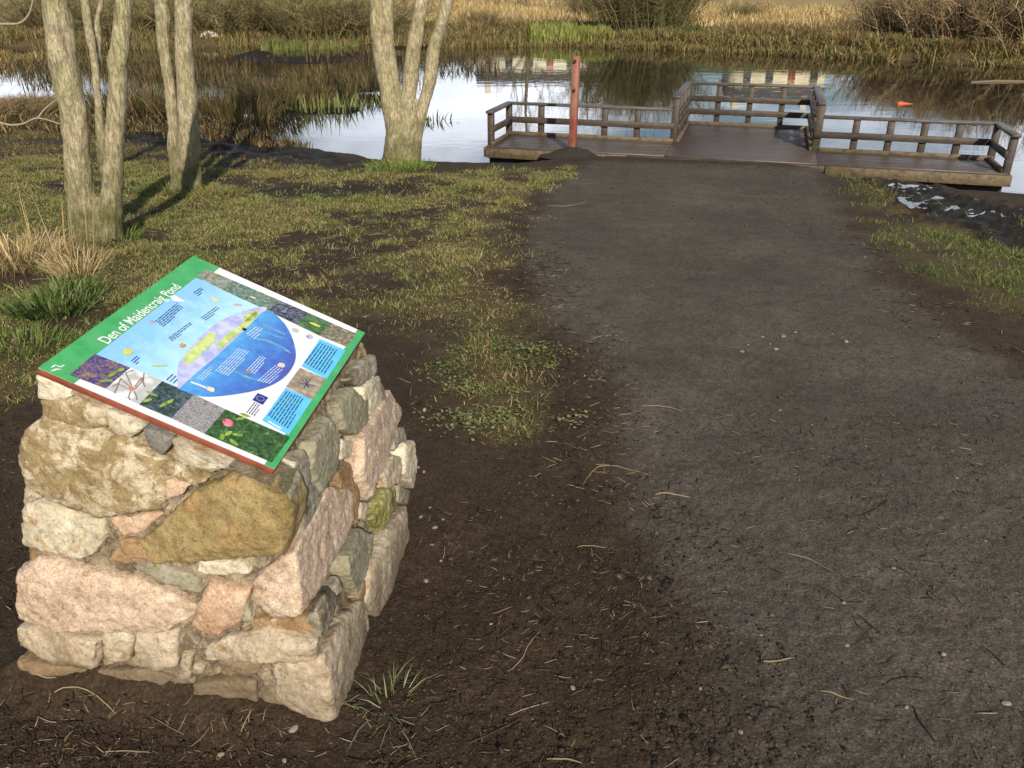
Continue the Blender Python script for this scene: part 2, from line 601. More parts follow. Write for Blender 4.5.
def build_water():
    xs = np.array([-90, -40, -16, -6, 0, 6, 12, 30, 90.0])
    v, f = [], []
    for x in xs:
        v += [(x, y_near(x) - 3, WATER_Z), (x, y_far(x) + 4, WATER_Z)]
    for k in range(len(xs) - 1):
        f.append([2 * k, 2 * k + 2, 2 * k + 3, 2 * k + 1])
    me = make_mesh('pond_water', v, [f])
    t = NT('pond_water')
    n1 = t.noise(1.1, 3, 0.5, stretch=(1.0, 1.6, 1.0))
    n2 = t.noise(5.5, 2, 0.5, stretch=(1.0, 1.7, 1.0))
    t.bump(t.math('ADD', t.math('MULTIPLY', n1, 0.8), t.math('MULTIPLY', n2, 0.2)), 0.045, 0.05)
    t.b.inputs['IOR'].default_value = 1.34
    m = t.done((0.020, 0.017, 0.011), 0.015, 0.62)
    o = link('pond_water', me, m)
    o['kind'] = 'structure'


build_water()
gx, gy = np.meshgrid(np.arange(3.5, 8.2, 0.02), np.arange(7.2, 10.8, 0.02))
G = np.column_stack([gx.ravel(), gy.ravel()])
tz = terrain(G)
sunk = ((tz < PUDDLE_Z + 0.02) & (sdist(G, WET_E) > 0.10)).reshape(gx.shape)
ii = np.arange(gx.size).reshape(gx.shape)
quad = np.stack([ii[:-1, :-1], ii[:-1, 1:], ii[1:, 1:], ii[1:, :-1]], -1)[(sunk[:-1, :-1] & sunk[:-1, 1:] & sunk[1:, 1:] & sunk[1:, :-1])]
used, inv_ = np.unique(quad.ravel(), return_inverse=True)
o = link('puddle_water', make_mesh('puddle_water', np.column_stack([G[used], np.full(len(used), PUDDLE_Z)]), [inv_.reshape(-1, 4)]), bpy.data.materials['pond_water'])
o['kind'] = 'structure'

# ------------------------------------------------------------------ viewing deck
DECK_Z = -0.58
DU, DV = np.array([0.961, -0.276, 0]), np.array([0.276, 0.961, 0])
DO = np.array([-0.36, 12.14, DECK_Z])


def dk(u, v, h=0.0):
    return DO + DU * u + DV * v + np.array([0, 0, h])


def wood(name, c1, c2, rough=0.6, wear=None, spec=0.35):
    t = NT(name)
    f = t.noise(6, 6, 0.65, stretch=(0.5, 2, 2), rot=math.radians(16))
    g = t.noise(30, 5, 0.65, stretch=(0.12, 1.6, 1.6), rot=math.radians(16))
    col = t.mix(t.ramp(f, [(0.3, 0.0), (0.72, 1.0)]), c1, c2)
    col = t.mix(0.7, col, t.ramp(g, [(0.28, 0.45), (0.72, 1.45)]), 'MULTIPLY')
    if wear:
        col = t.mix(t.ramp(t.noise(14, 5, 0.7), [(0.52, 0.0), (0.62, 1.0)]), col, wear)
    t.bump(g, 0.35, 0.004)
    return t.done(col, rough, spec)


def build_deck():
    root = empty('viewing_deck', dk(3.4, 0.4, 0), 'low dark timber viewing deck with stepped railings standing over the pond edge', 'deck')
    inv = -np.array(root.location)
    M_deck = wood('wet_deck_board', (0.054, 0.037, 0.026), (0.094, 0.066, 0.047), 0.46, spec=0.5)
    M_rail = wood('weathered_rail', (0.042, 0.030, 0.021), (0.084, 0.063, 0.046), 0.6)
    M_cap = wood('rail_cap', (0.060, 0.048, 0.037), (0.11, 0.09, 0.07), 0.5)
    M_edge = wood('pale_fascia', (0.095, 0.068, 0.038), (0.165, 0.12, 0.068), 0.7, (0.06, 0.047, 0.028))
    M_dark = wood('underside_timber', (0.02, 0.016, 0.012), (0.035, 0.028, 0.02), 0.8)

    def fin(mb, name, mat):
        mb.v = [v + inv for v in mb.v]
        return mb.build(name, mat, root)
    L0, L1, C1, R1 = 0.0, 2.50, 4.45, 6.66
    VW_L, VC, VW_R = 1.08, 2.82, 0.94
    # boards laid across the walking direction
    mb = MB()
    n = 0
    for (u0, u1, v0, v1) in ((L0, L1, 0, VW_L), (C1, R1, 0, VW_R)):
        k = int(round((v1 - v0) / 0.118))
        for i in range(k):
            a = v0 + (v1 - v0) * (i + 0.03) / k
            b = v0 + (v1 - v0) * (i + 0.97) / k
            mb.bar(dk(u0, (a + b) / 2, -0.016 + 0.002 * random.random()), dk(u1 - 0.004, (a + b) / 2, -0.016 + 0.002 * random.random()), b - a, 0.03, bev=0.003)
    k = int(round((VC + 0.02) / 0.118))
    for i in range(k):
        a, b = VC * (i + 0.03) / k, VC * (i + 0.97) / k
        mb.bar(dk(L1 + .002, (a + b) / 2, -0.016 + 0.002 * random.random()), dk(C1 - .002, (a + b) / 2, -0.016 + 0.002 * random.random()), b - a, 0.03, bev=0.003)
    fin(mb, 'deck_surface', M_deck)
    # fascias
    for (a, b) in (((L0, -0.025), (L1 - 0.5, -0.025)), ((C1 + 0.1, -0.025), (R1 + 0.04, -0.025))):
        fin(MB().bar(dk(*a, -0.085), dk(*b, -0.085), 0.045, 0.13), 'fascia', M_edge)
    fin(MB().bar(dk(L1 - 0.49, -0.02, -0.06), dk(C1 + 0.09, -0.02, -0.06), 0.04, 0.075), 'threshold', M_rail)
    for (a, b) in (((L0 - 0.024, 0.0), (L0 - 0.024, VW_L)), ((R1 + 0.024, 0.0), (R1 + 0.024, VW_R))):
        fin(MB().bar(dk(*a, -0.085), dk(*b, -0.085), 0.04, 0.13), 'fascia', M_edge)
    mb = MB()
    for u in (0.05, 0.7, 1.35, 2.0, 2.6, 3.4, 4.3, 4.9, 5.5, 6.1, 6.6):
        d = VC if 2.5 < u < 4.45 else (VW_L if u < 2.5 else VW_R)
        mb.bar(dk(u, 0.02, -0.11), dk(u, d, -0.11), 0.06, 0.13)
    fin(mb, 'joists', M_dark)
    for (u0, u1, v) in ((0.0, 2.5, 0.18), (0.0, 2.5, 0.95), (4.5, 6.66, 0.18), (4.5, 6.66, 0.8), (2.5, 4.45, 2.6)):
        fin(MB().bar(dk(u0, v, -0.24), dk(u1, v, -0.24), 0.1, 0.11), 'bearer', M_dark)
    for (u, v) in ((0.1, 0.18), (1.3, 0.18), (0.1, 0.95), (1.3, 0.95), (2.4, 0.95), (4.9, 0.18), (5.55, 0.18), (6.15, 0.18), (6.6, 0.18), (4.9, 0.8), (6.6, 0.8), (2.6, 2.6), (3.5, 2.6), (4.4, 2.6)):
        fin(MB().bar(dk(u, v, -0.28), dk(u, v, -0.85), 0.13, 0.13, up=DU), 'pile', M_dark)
    # rails
    HW, HC = 0.445, 0.62

    def post(u, v, h, w=0.085, t=0.075):
        fin(MB().bar(dk(u, v, -0.16), dk(u, v, h - 0.02), w, t, up=DV), 'post', M_rail)

    def rail(a, b, h, hh=0.085, t=0.036, mat=None, name='rail'):
        fin(MB().bar(dk(*a, h), dk(*b, h), t, hh), name, mat or M_rail)

    def cap(a, b, h):
        fin(MB().bar(dk(*a, h), dk(*b, h), 0.105, 0.036), 'handrail', M_cap)
    # west wing
    for u in (0.02, 0.52, 1.0, 1.48, 1.96):
        post(u, VW_L, HW)
    post(0.02, 0.16, HW)
    rail((-0.01, VW_L - 0.06), (L1, VW_L - 0.06), 0.22)
    rail((0.075, VW_L - 0.08), (0.075, 0.12), 0.22)
    rail((0.0, VW_L - 0.05), (L1, VW_L - 0.05), 0.022, 0.05, 0.045, M_edge, 'kick_board')
    rail((0.06, VW_L - 0.10), (0.06, 0.06), 0.022, 0.05, 0.045, M_edge, 'kick_board')
    cap((-0.03, VW_L), (L1 - 0.04, VW_L), HW)
    cap((0.02, VW_L - 0.056), (0.02, 0.08), HW)
    # middle bay
    for u in (L1, L1 + 0.49, L1 + 0.98, L1 + 1.47, C1):
        post(u, VC, HC)
    for v in (1.66, 2.24):
        post(L1, v, HC)
    for v in (1.55, 2.2):
        post(C1, v, HC)
    post(L1, VW_L, HC + 0.0, 0.10, 0.09)
    post(C1, VW_R, HC + 0.0, 0.10, 0.09)
    for h in (0.20, 0.40):
        rail((L1 + 0.05, VC - 0.06), (C1 - 0.05, VC - 0.06), h)
        rail((L1 + 0.062, VC - 0.09), (L1 + 0.062, VW_L - 0.05), h)
        rail((C1 - 0.062, VC - 0.09), (C1 - 0.062, VW_R - 0.05), h)
    rail((L1 + 0.02, VC - 0.05), (C1 - 0.02, VC - 0.05), 0.022, 0.05, 0.045, M_edge, 'kick_board')
    rail((L1 + 0.06, VC - 0.09), (L1 + 0.06, VW_L - 0.04), 0.022, 0.05, 0.045, M_edge, 'kick_board')
    rail((C1 - 0.06, VC - 0.09), (C1 - 0.06, VW_R - 0.04), 0.022, 0.05, 0.045, M_edge, 'kick_board')
    cap((L1 - 0.05, VC), (C1 + 0.05, VC), HC)
    cap((L1, VC - 0.056), (L1, VW_L - 0.06), HC)
    cap((C1, VC - 0.056), (C1, VW_R - 0.06), HC)
    # east wing
    for u in (4.93, 5.36, 5.78, 6.2, 6.64):
        post(u, VW_R, HW)
    post(6.64, 0.06, HW)
    rail((C1 - 0.05, VW_R - 0.06), (R1, VW_R - 0.06), 0.22)
    rail((6.585, VW_R - 0.08), (6.585, 0.02), 0.22)
    rail((C1 + 0.04, VW_R - 0.05), (R1, VW_R - 0.05), 0.022, 0.05, 0.045, M_edge, 'kick_board')
    rail((6.6, VW_R - 0.10), (6.6, 0.04), 0.022, 0.05, 0.045, M_edge, 'kick_board')
    cap((C1 + 0.04, VW_R), (6.69, VW_R), HW)
    cap((6.64, VW_R - 0.056), (6.64, -0.02), HW)


build_deck()

# ------------------------------------------------------------------ red marker post and its mound
pb = on_ground(572, 154)
root = empty('marker_post', (pb[0], pb[1], pb[2]), 'square timber post in worn red paint standing before the deck', 'post')
t = NT('worn_red_paint')
wv = t.noise(7, 6, 0.7, stretch=(1, 1, 0.5))
rc = t.mix(t.ramp(wv, [(0.38, 0.0), (0.58, 1.0)]), (0.215, 0.048, 0.036), (0.27, 0.125, 0.085))
rc = t.mix(t.ramp(t.noise(4, 6, 0.75, stretch=(1, 1, 0.6)), [(0.58, 0.0), (0.64, 1.0)]), rc, (0.045, 0.02, 0.016))
t.bump(wv, 0.3, 0.01)
M_red = t.done(rc, 0.55)
mb = MB()
top = at_y(574.5, 56, pb[1])
L = top[2] - pb[2]
mb.bar((0, 0, -0.15), (0.02, 0, L), 0.092, 0.092, up=(0.35, 0.94, 0), bev=0.008)
mb.build('post_shaft', M_red, root)
mb = MB()
for zz in (L - 0.06, L - 0.42):
    mb.tubes([[(-0.008, -0.065, zz), (0.0, -0.04, zz)]], [[0.02, 0.02]], 8)
    mb.add([(-0.008 + 0.02 * math.cos(k), -0.065, zz + 0.02 * math.sin(k)) for k in np.linspace(0, 2 * np.pi, 9)[:-1]], [[[0, 1, 2, 3], [0, 3, 4, 7], [4, 5, 6, 7]]])
mb.build('bolt_heads', plain('dark_bolt', (0.02, 0.015, 0.013), 0.6), root)

a = np.linspace(0, 2 * np.pi, 49)[:-1]
rr = np.linspace(0, 1, 14)
V = np.array([(r * math.cos(q), r * math.sin(q)) for r in rr for q in a])
hz = 0.13 * (0.5 + 0.5 * np.cos(np.pi * np.hypot(V[:, 0], V[:, 1]))) + (fbm(V * 4 + 9, 4, 77) - 0.5) * 0.07 * (1.02 - np.hypot(V[:, 0], V[:, 1]))
V3 = np.column_stack([V[:, 0] * 0.45, V[:, 1] * 0.32, hz - 0.02])
i = np.arange(14 * 48).reshape(14, 48)
q = np.stack([i[:-1], i[1:], np.roll(i[1:], -1, 1), np.roll(i[:-1], -1, 1)], -1).reshape(-1, 4)
o = link('soil_mound', make_mesh('soil_mound', V3, [q], smooth=True), plain('mound_soil', (0.030, 0.023, 0.016), 0.95, 0.5, 40), None, (pb[0], pb[1] - 0.02, pb[2]))
tag(o, 'small mound of dark soil heaped round the foot of the red post', 'soil mound')

# ------------------------------------------------------------------ trees
def bark(name, pale, dark, moss, mz):
    t = NT(name)
    a = t.noise(11, 6, 0.62, stretch=(3.0, 3.0, 0.75), dist=0.8)
    b = t.noise(5, 5, 0.6)
    crack = t.ramp(t.noise(1.0, 5, 0.65, stretch=(55, 55, 11), dist=0.6), [(0.38, 0.0), (0.52, 1.0)])
    fine = t.noise(70, 4, 0.7)
    mossy = t.ramp(t.noise(4.2, 6, 0.75, dist=0.6), [(0.52, 0.0), (0.62, 1.0)])
    stain = t.ramp(t.noise(7.5, 6, 0.75, stretch=(1, 1, 0.5)), [(0.56, 0.0), (0.66, 1.0)])
    col = t.mix(t.ramp(a, [(0.30, 0.0), (0.62, 1.0)]), dark, pale)
    col = t.mix(t.math('MULTIPLY', t.ramp(b, [(0.42, 0.0), (0.62, 1.0)]), 0.7), col, (0.30, 0.28, 0.145))
    col = t.mix(t.math('MULTIPLY', t.math('SUBTRACT', 1.0, crack), 0.5), col, t.mix(1.0, dark, (0.55, 0.55, 0.55), 'MULTIPLY'))
    col = t.mix(0.6, col, t.ramp(fine, [(0.3, 0.65), (0.7, 1.3)]), 'MULTIPLY')
    col = t.mix(t.ramp(t.noise(26, 4, 0.6), [(0.62, 0.0), (0.68, 0.6)]), col, (0.50, 0.45, 0.33))
    col = t.mix(t.math('MULTIPLY', mossy, 0.5), col, (0.17, 0.165, 0.060))
    col = t.mix(t.math('MULTIPLY', stain, 0.5), col, (0.12, 0.095, 0.06))
    sp = t.new('ShaderNodeSeparateXYZ')
    t.put(sp.inputs[0], t.co.outputs['Object'])
    mh = t.math('ADD', sp.outputs['Z'], t.math('MULTIPLY', t.math('SUBTRACT', t.noise(6, 4), 0.5), 1.3))
    mfac = t.ramp(mh, [(0.0, 1.0), (mz, 0.0)])
    col = t.mix(t.math('MULTIPLY', mfac, 0.85), col, moss)
    h = t.math('ADD', t.math('MULTIPLY', a, 0.7), t.math('MULTIPLY', crack, 0.4))
    t.bump(h, 0.8, 0.018)
    return t.done(col, 0.9, 0.15)


M_BARK = bark('pale_bark', (0.50, 0.42, 0.28), (0.25, 0.20, 0.12), (0.075, 0.075, 0.018), 0.66)
M_BRANCH = bark('branch_bark', (0.22, 0.18, 0.11), (0.10, 0.08, 0.05), (0.1, 0.09, 0.05), 0.05)


def smooth_path(pts, n):
    pts = np.array(pts, float)
    t = np.linspace(0, len(pts) - 1, n)
    out = np.zeros((n, pts.shape[1]))
    for k, tt in enumerate(t):
        i = min(int(tt), len(pts) - 2)
        f = tt - i
        p0, p1, p2, p3 = pts[max(i - 1, 0)], pts[i], pts[i + 1], pts[min(i + 2, len(pts) - 1)]
        out[k] = 0.5 * (2 * p1 + (p2 - p0) * f + (2 * p0 - 5 * p1 + 4 * p2 - p3) * f * f + (3 * p1 - p0 - 3 * p2 + p3) * f ** 3)
    return out


def baked(o, voxel, smooth_it):
    """remesh an object's mesh to one smooth closed skin"""
    m = o.modifiers.new('r', 'REMESH')
    m.mode, m.voxel_size = 'VOXEL', voxel
    s = o.modifiers.new('s', 'SMOOTH')
    s.factor, s.iterations = 0.5, smooth_it
    bpy.context.view_layer.update()
    ev = o.evaluated_get(bpy.context.evaluated_depsgraph_get())
    me = bpy.data.meshes.new_from_object(ev)
    o.modifiers.clear()
    old = o.data
    o.data = me
    bpy.data.meshes.remove(old)
    n = len(me.vertices)
    v = np.empty(n * 3)
    me.vertices.foreach_get('co', v)
    nn = np.empty(n * 3)
    me.vertices.foreach_get('normal', nn)
    me.polygons.foreach_set('use_smooth', np.ones(len(me.polygons), bool))
    return me, v.reshape(-1, 3), nn.reshape(-1, 3)


def grow(rng, p, d, L, r, depth, out, maxd):
    k = 5
    pts = [p]
    dd = d / np.linalg.norm(d)
    for j in range(k - 1):
        dd = dd + rng.normal(0, 0.13, 3) + np.array([0, 0, 0.05])
        dd /= np.linalg.norm(dd)
        pts.append(pts[-1] + dd * L / (k - 1))
    pts = np.array(pts)
    out.append((pts, np.linspace(r, r * 0.45, k)))
    if depth >= maxd:
        return
    nb = 3 + (depth < 2)
    for b in range(nb):
        f = rng.uniform(0.35, 1.0)
        i = min(int(f * (k - 1)), k - 2)
        q = pts[i] + (pts[i + 1] - pts[i]) * (f * (k - 1) - i)
        nd = dd + rng.normal(0, 0.55, 3)
        grow(rng, q, nd, L * rng.uniform(0.55, 0.8), r * 0.5, depth + 1, out, maxd)


def tree(name, base_px, stems, label, seed, full=7.5):
    """stems: list of [(px, py, width_px) ...] from the ground up, at the tree's own distance"""
    b = on_ground(*base_px)
    rng = np.random.default_rng(seed)
    root = empty(name, b, label, 'tree')
    mb, crown = MB(), []
    for st_ in stems:
        dy = st_[0][3] if len(st_[0]) > 3 else 0.0
        Y = b[1] + dy
        pts = []
        for q in st_:
            p = at_y(q[0], q[1], Y)
            zc = Y * ct - (p[2] - CAM_H) * st
            pts.append([*(p - b), q[2] / 2 * zc / FPX])
        pts = np.array(pts)
        pts[0, 2] -= 0.08
        # carry the stem on above the picture
        d = pts[-1, :3] - pts[-3, :3]
        d = d / np.linalg.norm(d) + np.array([0, 0, 0.25])
        d /= np.linalg.norm(d)
        p, r = pts[-1, :3].copy(), pts[-1, 3]
        ext = []
        for j in range(4):
            d = d + rng.normal(0, 0.06, 3)
            d /= np.linalg.norm(d)
            p = p + d * (full - 1.7) / 4 * (0.75 + 0.08 * j)
            r *= 0.78
            ext.append([*p, r])
        allp = np.vstack([pts, ext])
        low = smooth_path(np.vstack([pts, ext[:1]]), 46)
        low[:, :3] += (fbm(np.column_stack([low[:, 2] * 3 + seed, low[:, 2] * 0 + seed, low[:, 2] * 0]), 3, seed)[:, None] - 0.5) * 0.03
        mb.tubes(low[None, :, :3], low[None, :, 3], 16)
        i0 = len(mb.v)
        # close the ends so that the remesh sees solids
        for e_ in (0, -1):
            c = low[e_]
            ring = mb.v[-1][(0 if e_ == 0 else -16):(16 if e_ == 0 else None)] if False else None
        up = smooth_path(np.vstack([allp[len(pts) - 1:]]), 14)
        crown.append((up[:, :3], up[:, 3] * 0.98))
        for j in range(9):
            i = rng.integers(2, 13)
            nd = np.array([*rng.normal(0, 1, 2), 0.55])
            grow(rng, up[i, :3], nd, rng.uniform(0.8, 1.7), up[i, 3] * 0.45, 1, crown, 3)
    for k in range(6):                                       # root flare
        az = rng.uniform(0, 2 * np.pi)
        az = k / 6 * 2 * np.pi + rng.normal(0, 0.25)
        r0 = stems[0][0][2] / 2 * b[1] / FPX * (0.72 if len(stems) > 3 else 0.95)
        dr = np.array([math.cos(az), math.sin(az), 0])
        q = smooth_path([(*(dr * r0 * 0.2 + [0, 0, 0.34]), r0 * 0.38), (*(dr * r0 * 0.72 + [0, 0, 0.12]), r0 * 0.42), (*(dr * r0 * 1.25 + [0, 0, 0.0]), r0 * 0.33), (*(dr * r0 * 2.0 + [0, 0, -0.10]), r0 * 0.2)], 46)
        mb.tubes(q[None, :, :3], q[None, :, 3], 16)
    # cap every tube with fans
    n_t = len(stems) + 6
    for k in range(n_t):
        V = mb.v[k]
        off = sum(len(x) for x in mb.v[:k])
        for ring, rev in ((np.arange(16), True), (np.arange(len(V) - 16, len(V)), False)):
            fr = ring + off
            mb.f.append(np.array([[fr[0], fr[j], fr[j + 1]] if not rev else [fr[0], fr[j + 1], fr[j]] for j in range(1, 15)]))
    o = mb.build('trunk', M_BARK, root)
    me, v, nn = baked(o, 0.016, 6)
    a = np.arctan2(nn[:, 1], nn[:, 0])
    disp = (fbm(np.column_stack([v[:, 0] * 24, v[:, 1] * 24, v[:, 2] * 7]), 4, seed + 3) - 0.5) * 0.020 + (fbm(v * 6, 3, seed + 5) - 0.5) * 0.03
    v = v + nn * disp[:, None]
    me.vertices.foreach_set('co', v.astype(np.float32).ravel())
    me.update()
    if not me.materials:
        me.materials.append(M_BARK)
    cb = MB()
    for k in sorted({len(p) for p, _ in crown}):
        sel = [(p, r) for p, r in crown if len(p) == k]
        cb.tubes(np.array([p for p, _ in sel]), np.array([np.maximum(r, 0.004) for _, r in sel]), 6 if k > 5 else 4)
    cb.build('crown', M_BRANCH, root, smooth=True)
    return root


tree('twin_stemmed_tree', (97, 240),
     [[(85, 246, 34), (83, 225, 28), (79, 180, 26), (74, 120, 26), (65, 65, 27), (57, 20, 26), (53, -5, 25)],
      [(108, 246, 30), (110, 225, 24), (112, 180, 20), (116, 120, 19), (119, 65, 18.5), (122, 20, 18), (124, -5, 18)]],
     'pale barked tree with two stems parting at the ground beside the dry straw tussock', 3)
tree('slim_background_tree', (104, 172),
     [[(103, 176, 9), (100, 120, 8), (94, 60, 8), (88, 20, 8), (84, -5, 8)], [(101, 172, 7, 0.1), (97, 90, 7), (98, 45, 7), (98, 20, 6), (101, -5, 6)]],
     'slim grey tree seen between the two stems of the nearest tree', 9, 6)
tree('lone_trunk_tree', (189, 191),
     [[(191, 196, 29), (190, 178, 24), (189, 140, 22), (186, 95, 19), (185, 50, 18), (184, 20, 18), (183, -5, 18)],
      [(181, 193, 16, 0.12), (175, 165, 12), (172, 120, 11), (168, 75, 11), (164, 35, 13), (161, -5, 14)]],
     'upright tree with a thinner dark stem hugging its left side on the grass', 15)
tree('four_stemmed_tree', (401, 162),
     [[(398, 167, 36), (399, 150, 30), (395, 125, 20), (388, 90, 17), (381, 55, 15), (378, 20, 15), (376, -5, 15)],
      [(402, 167, 34, 0.05), (401, 150, 26), (399, 120, 14), (394, 85, 12), (389, 50, 13), (388, 20, 12), (387, -5, 12)],
      [(405, 167, 34), (404, 150, 28), (406, 122, 18), (410, 90, 15), (413, 55, 15), (419, 20, 14), (423, -5, 14)],
      [(409, 166, 26, -0.03), (411, 150, 22), (418, 122, 15), (428, 90, 13), (434, 50, 13), (443, 20, 13), (448, -5, 13)]],
     'tree forking low into four pale stems on the grass beside the open water', 22)

# ------------------------------------------------------------------ scrub and bushes on the far bank
def scrub_mesh(name, w, h, n, seed, tint, spread=0.8, thick=0.012):
    rng = np.random.default_rng(seed)
    mb = MB()
    base = np.column_stack([rng.normal(0, w * 0.22, n), rng.normal(0, w * 0.16, n), np.full(n, -0.1)])
    k = 6
    out = base[:, :2] / (w * 0.3) * spread + rng.normal(0, 0.32, (n, 2))
    L = h * rng.uniform(0.55, 1.08, n)
    t = np.linspace(0, 1, k)
    P = np.zeros((n, k, 3))
    P[:, :, 0] = base[:, :1] + out[:, :1] * L[:, None] * 0.55 * t ** 1.3
    P[:, :, 1] = base[:, 1:2] + out[:, 1:] * L[:, None] * 0.55 * t ** 1.3
    P[:, :, 2] = -0.1 + L[:, None] * t * (1 - 0.18 * t)
    P += rng.normal(0, 0.035, P.shape) * h * t[None, :, None] * 0.6
    R = thick * 1.6 * (1 - 0.75 * t)[None] * rng.uniform(0.7, 1.3, n)[:, None]
    c = np.array(tint)[rng.integers(0, len(tint), n)] * rng.uniform(0.75, 1.25, (n, 1))
    mb.tubes(P, R, 3, False, c)
    m = n * 17
    src = rng.integers(0, n, m)
    f = rng.uniform(0.15, 1.0, m) * (k - 1.001)
    i = f.astype(int)
    q = P[src, i] + (P[src, i + 1] - P[src, i]) * (f - i)[:, None]
    d = (P[src, i + 1] - P[src, i])
    d /= np.linalg.norm(d, axis=1, keepdims=True)
    d = d * 0.7 + rng.normal(0, 0.75, (m, 3)) + np.array([0, 0, 0.10])
    LL = h * rng.uniform(0.06, 0.20, m)
    t4 = np.linspace(0, 1, 4)
    Q = q[:, None] + d[:, None] * (LL[:, None] * t4)[:, :, None] + rng.normal(0, 0.02, (m, 4, 3)) * h * t4[None, :, None]
    R2 = thick * (1 - 0.7 * t4)[None] * rng.uniform(0.5, 1.0, m)[:, None]
    mb.tubes(Q, R2, 3, False, c[src] * rng.uniform(0.9, 1.35, (m, 1)))
    v = np.concatenate(mb.v)
    return make_mesh(name, v, [np.concatenate(mb.f)], np.concatenate(mb.c))


OLIVE = [(0.26, 0.22, 0.095), (0.19, 0.16, 0.07), (0.32, 0.26, 0.13), (0.12, 0.095, 0.05)]
BROWNS = [(0.28, 0.195, 0.10), (0.20, 0.14, 0.08), (0.36, 0.265, 0.15), (0.12, 0.085, 0.05)]
GREENB = [(0.19, 0.175, 0.07), (0.14, 0.125, 0.05), (0.25, 0.21, 0.10), (0.09, 0.07, 0.04)]
scrub = {'a': scrub_mesh('scrub', 4.5, 3.0, 260, 1, OLIVE), 'b': scrub_mesh('scrub', 5.0, 2.6, 260, 2, OLIVE), 'c': scrub_mesh('scrub', 4.4, 2.3, 300, 3, BROWNS, 0.55),
         'd': scrub_mesh('scrub', 4.2, 2.0, 280, 4, BROWNS, 0.55), 'w': scrub_mesh('scrub', 5.6, 5.2, 600, 5, GREENB, 0.5, 0.014)}


def bush(name, kind, px, y, label, group=None, s=1.0, rz=0.0):
    p = at_y(px, 30, y)
    o = link(name, scrub[kind], TWIG, None, (p[0], y, ground_z(p[0], y)))
    o.scale = (s, s, s)
    o.rotation_euler = (0, 0, rz)
    return tag(o, label, 'bush', group)


for k, (px, y, kd, s) in enumerate([(215, 36.5, 'a', 1.0), (262, 38, 'b', 1.1), (318, 36.5, 'a', 1.05), (362, 38, 'b', 1.0), (130, 37, 'b', 1.0), (178, 39.5, 'a', 1.1), (60, 40, 'b', 1.1)]):
    bush('willow_scrub', kd, px, y, 'bare olive willow scrub in the thicket behind the marsh', 'willow scrub behind the marsh', s, 1.3 * k).scale = (s, s, s * 0.62)
bush('willow_bush', 'w', 645, 38.5, 'large round greenish willow bush on the far bank behind the deck', None, 1.0, 0.4).scale = (0.72, 0.72, 0.66)
for k, (px, y, kd, s) in enumerate([(912, 33.6, 'c', 0.9), (940, 32.4, 'd', 1.1), (985, 31.0, 'c', 1.0), (1045, 29, 'd', 1.1), (925, 36, 'c', 0.95), (1110, 28, 'c', 1.1), (965, 35, 'd', 1.15)]):
    bush('bramble_scrub', kd, px, y, 'brown leafless scrub on the far bank at right', 'brown scrub on the far right bank', s, 1.9 * k)
bush('small_bush', 'd', 478, 40, 'small dark bush in the pale dry field', None, 0.42, 0.3)
bush('thorn_bush', 'c', 590, 47, 'round brown bush further back in the dry field', None, 0.6, 2.3)
bush('hedge_bush', 'b', 740, 44, 'low straggling bush behind the round willow bush', None, 0.36, 2.1)

# bare tree that the pond mirrors
def bare_tree(px, y, h, seed, label):
    p = at_y(px, 30, y)
    z = ground_z(p[0], y)
    rng = np.random.default_rng(seed)
    root = empty('bare_tree', (p[0], y, z), label, 'tree')
    tr = smooth_path([(0, 0, -0.2, 0.16), (0.05, 0, h * 0.3, 0.12), (-0.05, 0, h * 0.65, 0.08), (0.05, 0, h, 0.02)], 16)
    MB().tubes(tr[None, :, :3], tr[None, :, 3], 8).build('trunk', M_BRANCH, root, True)
    out = []
    for j in range(22):
        i = rng.integers(3, 15)
        grow(rng, tr[i, :3], np.array([*rng.normal(0, 0.8, 2), 0.8]), h * 0.28 * (1.25 - i / 16), tr[i, 3] * 0.45, 1, out, 3)
    MB().tubes(np.array([q for q, _ in out]), np.array([np.maximum(r, 0.008) for _, r in out]), 3, False).build('crown', M_BRANCH, root)


bare_tree(527, 52, 6.4, 4, 'bare young tree beyond the frame, mirrored in the pond left of the red post')
bare_tree(590, 50, 4.6, 6, 'bare twiggy tree mirrored in the pond just right of the red post')

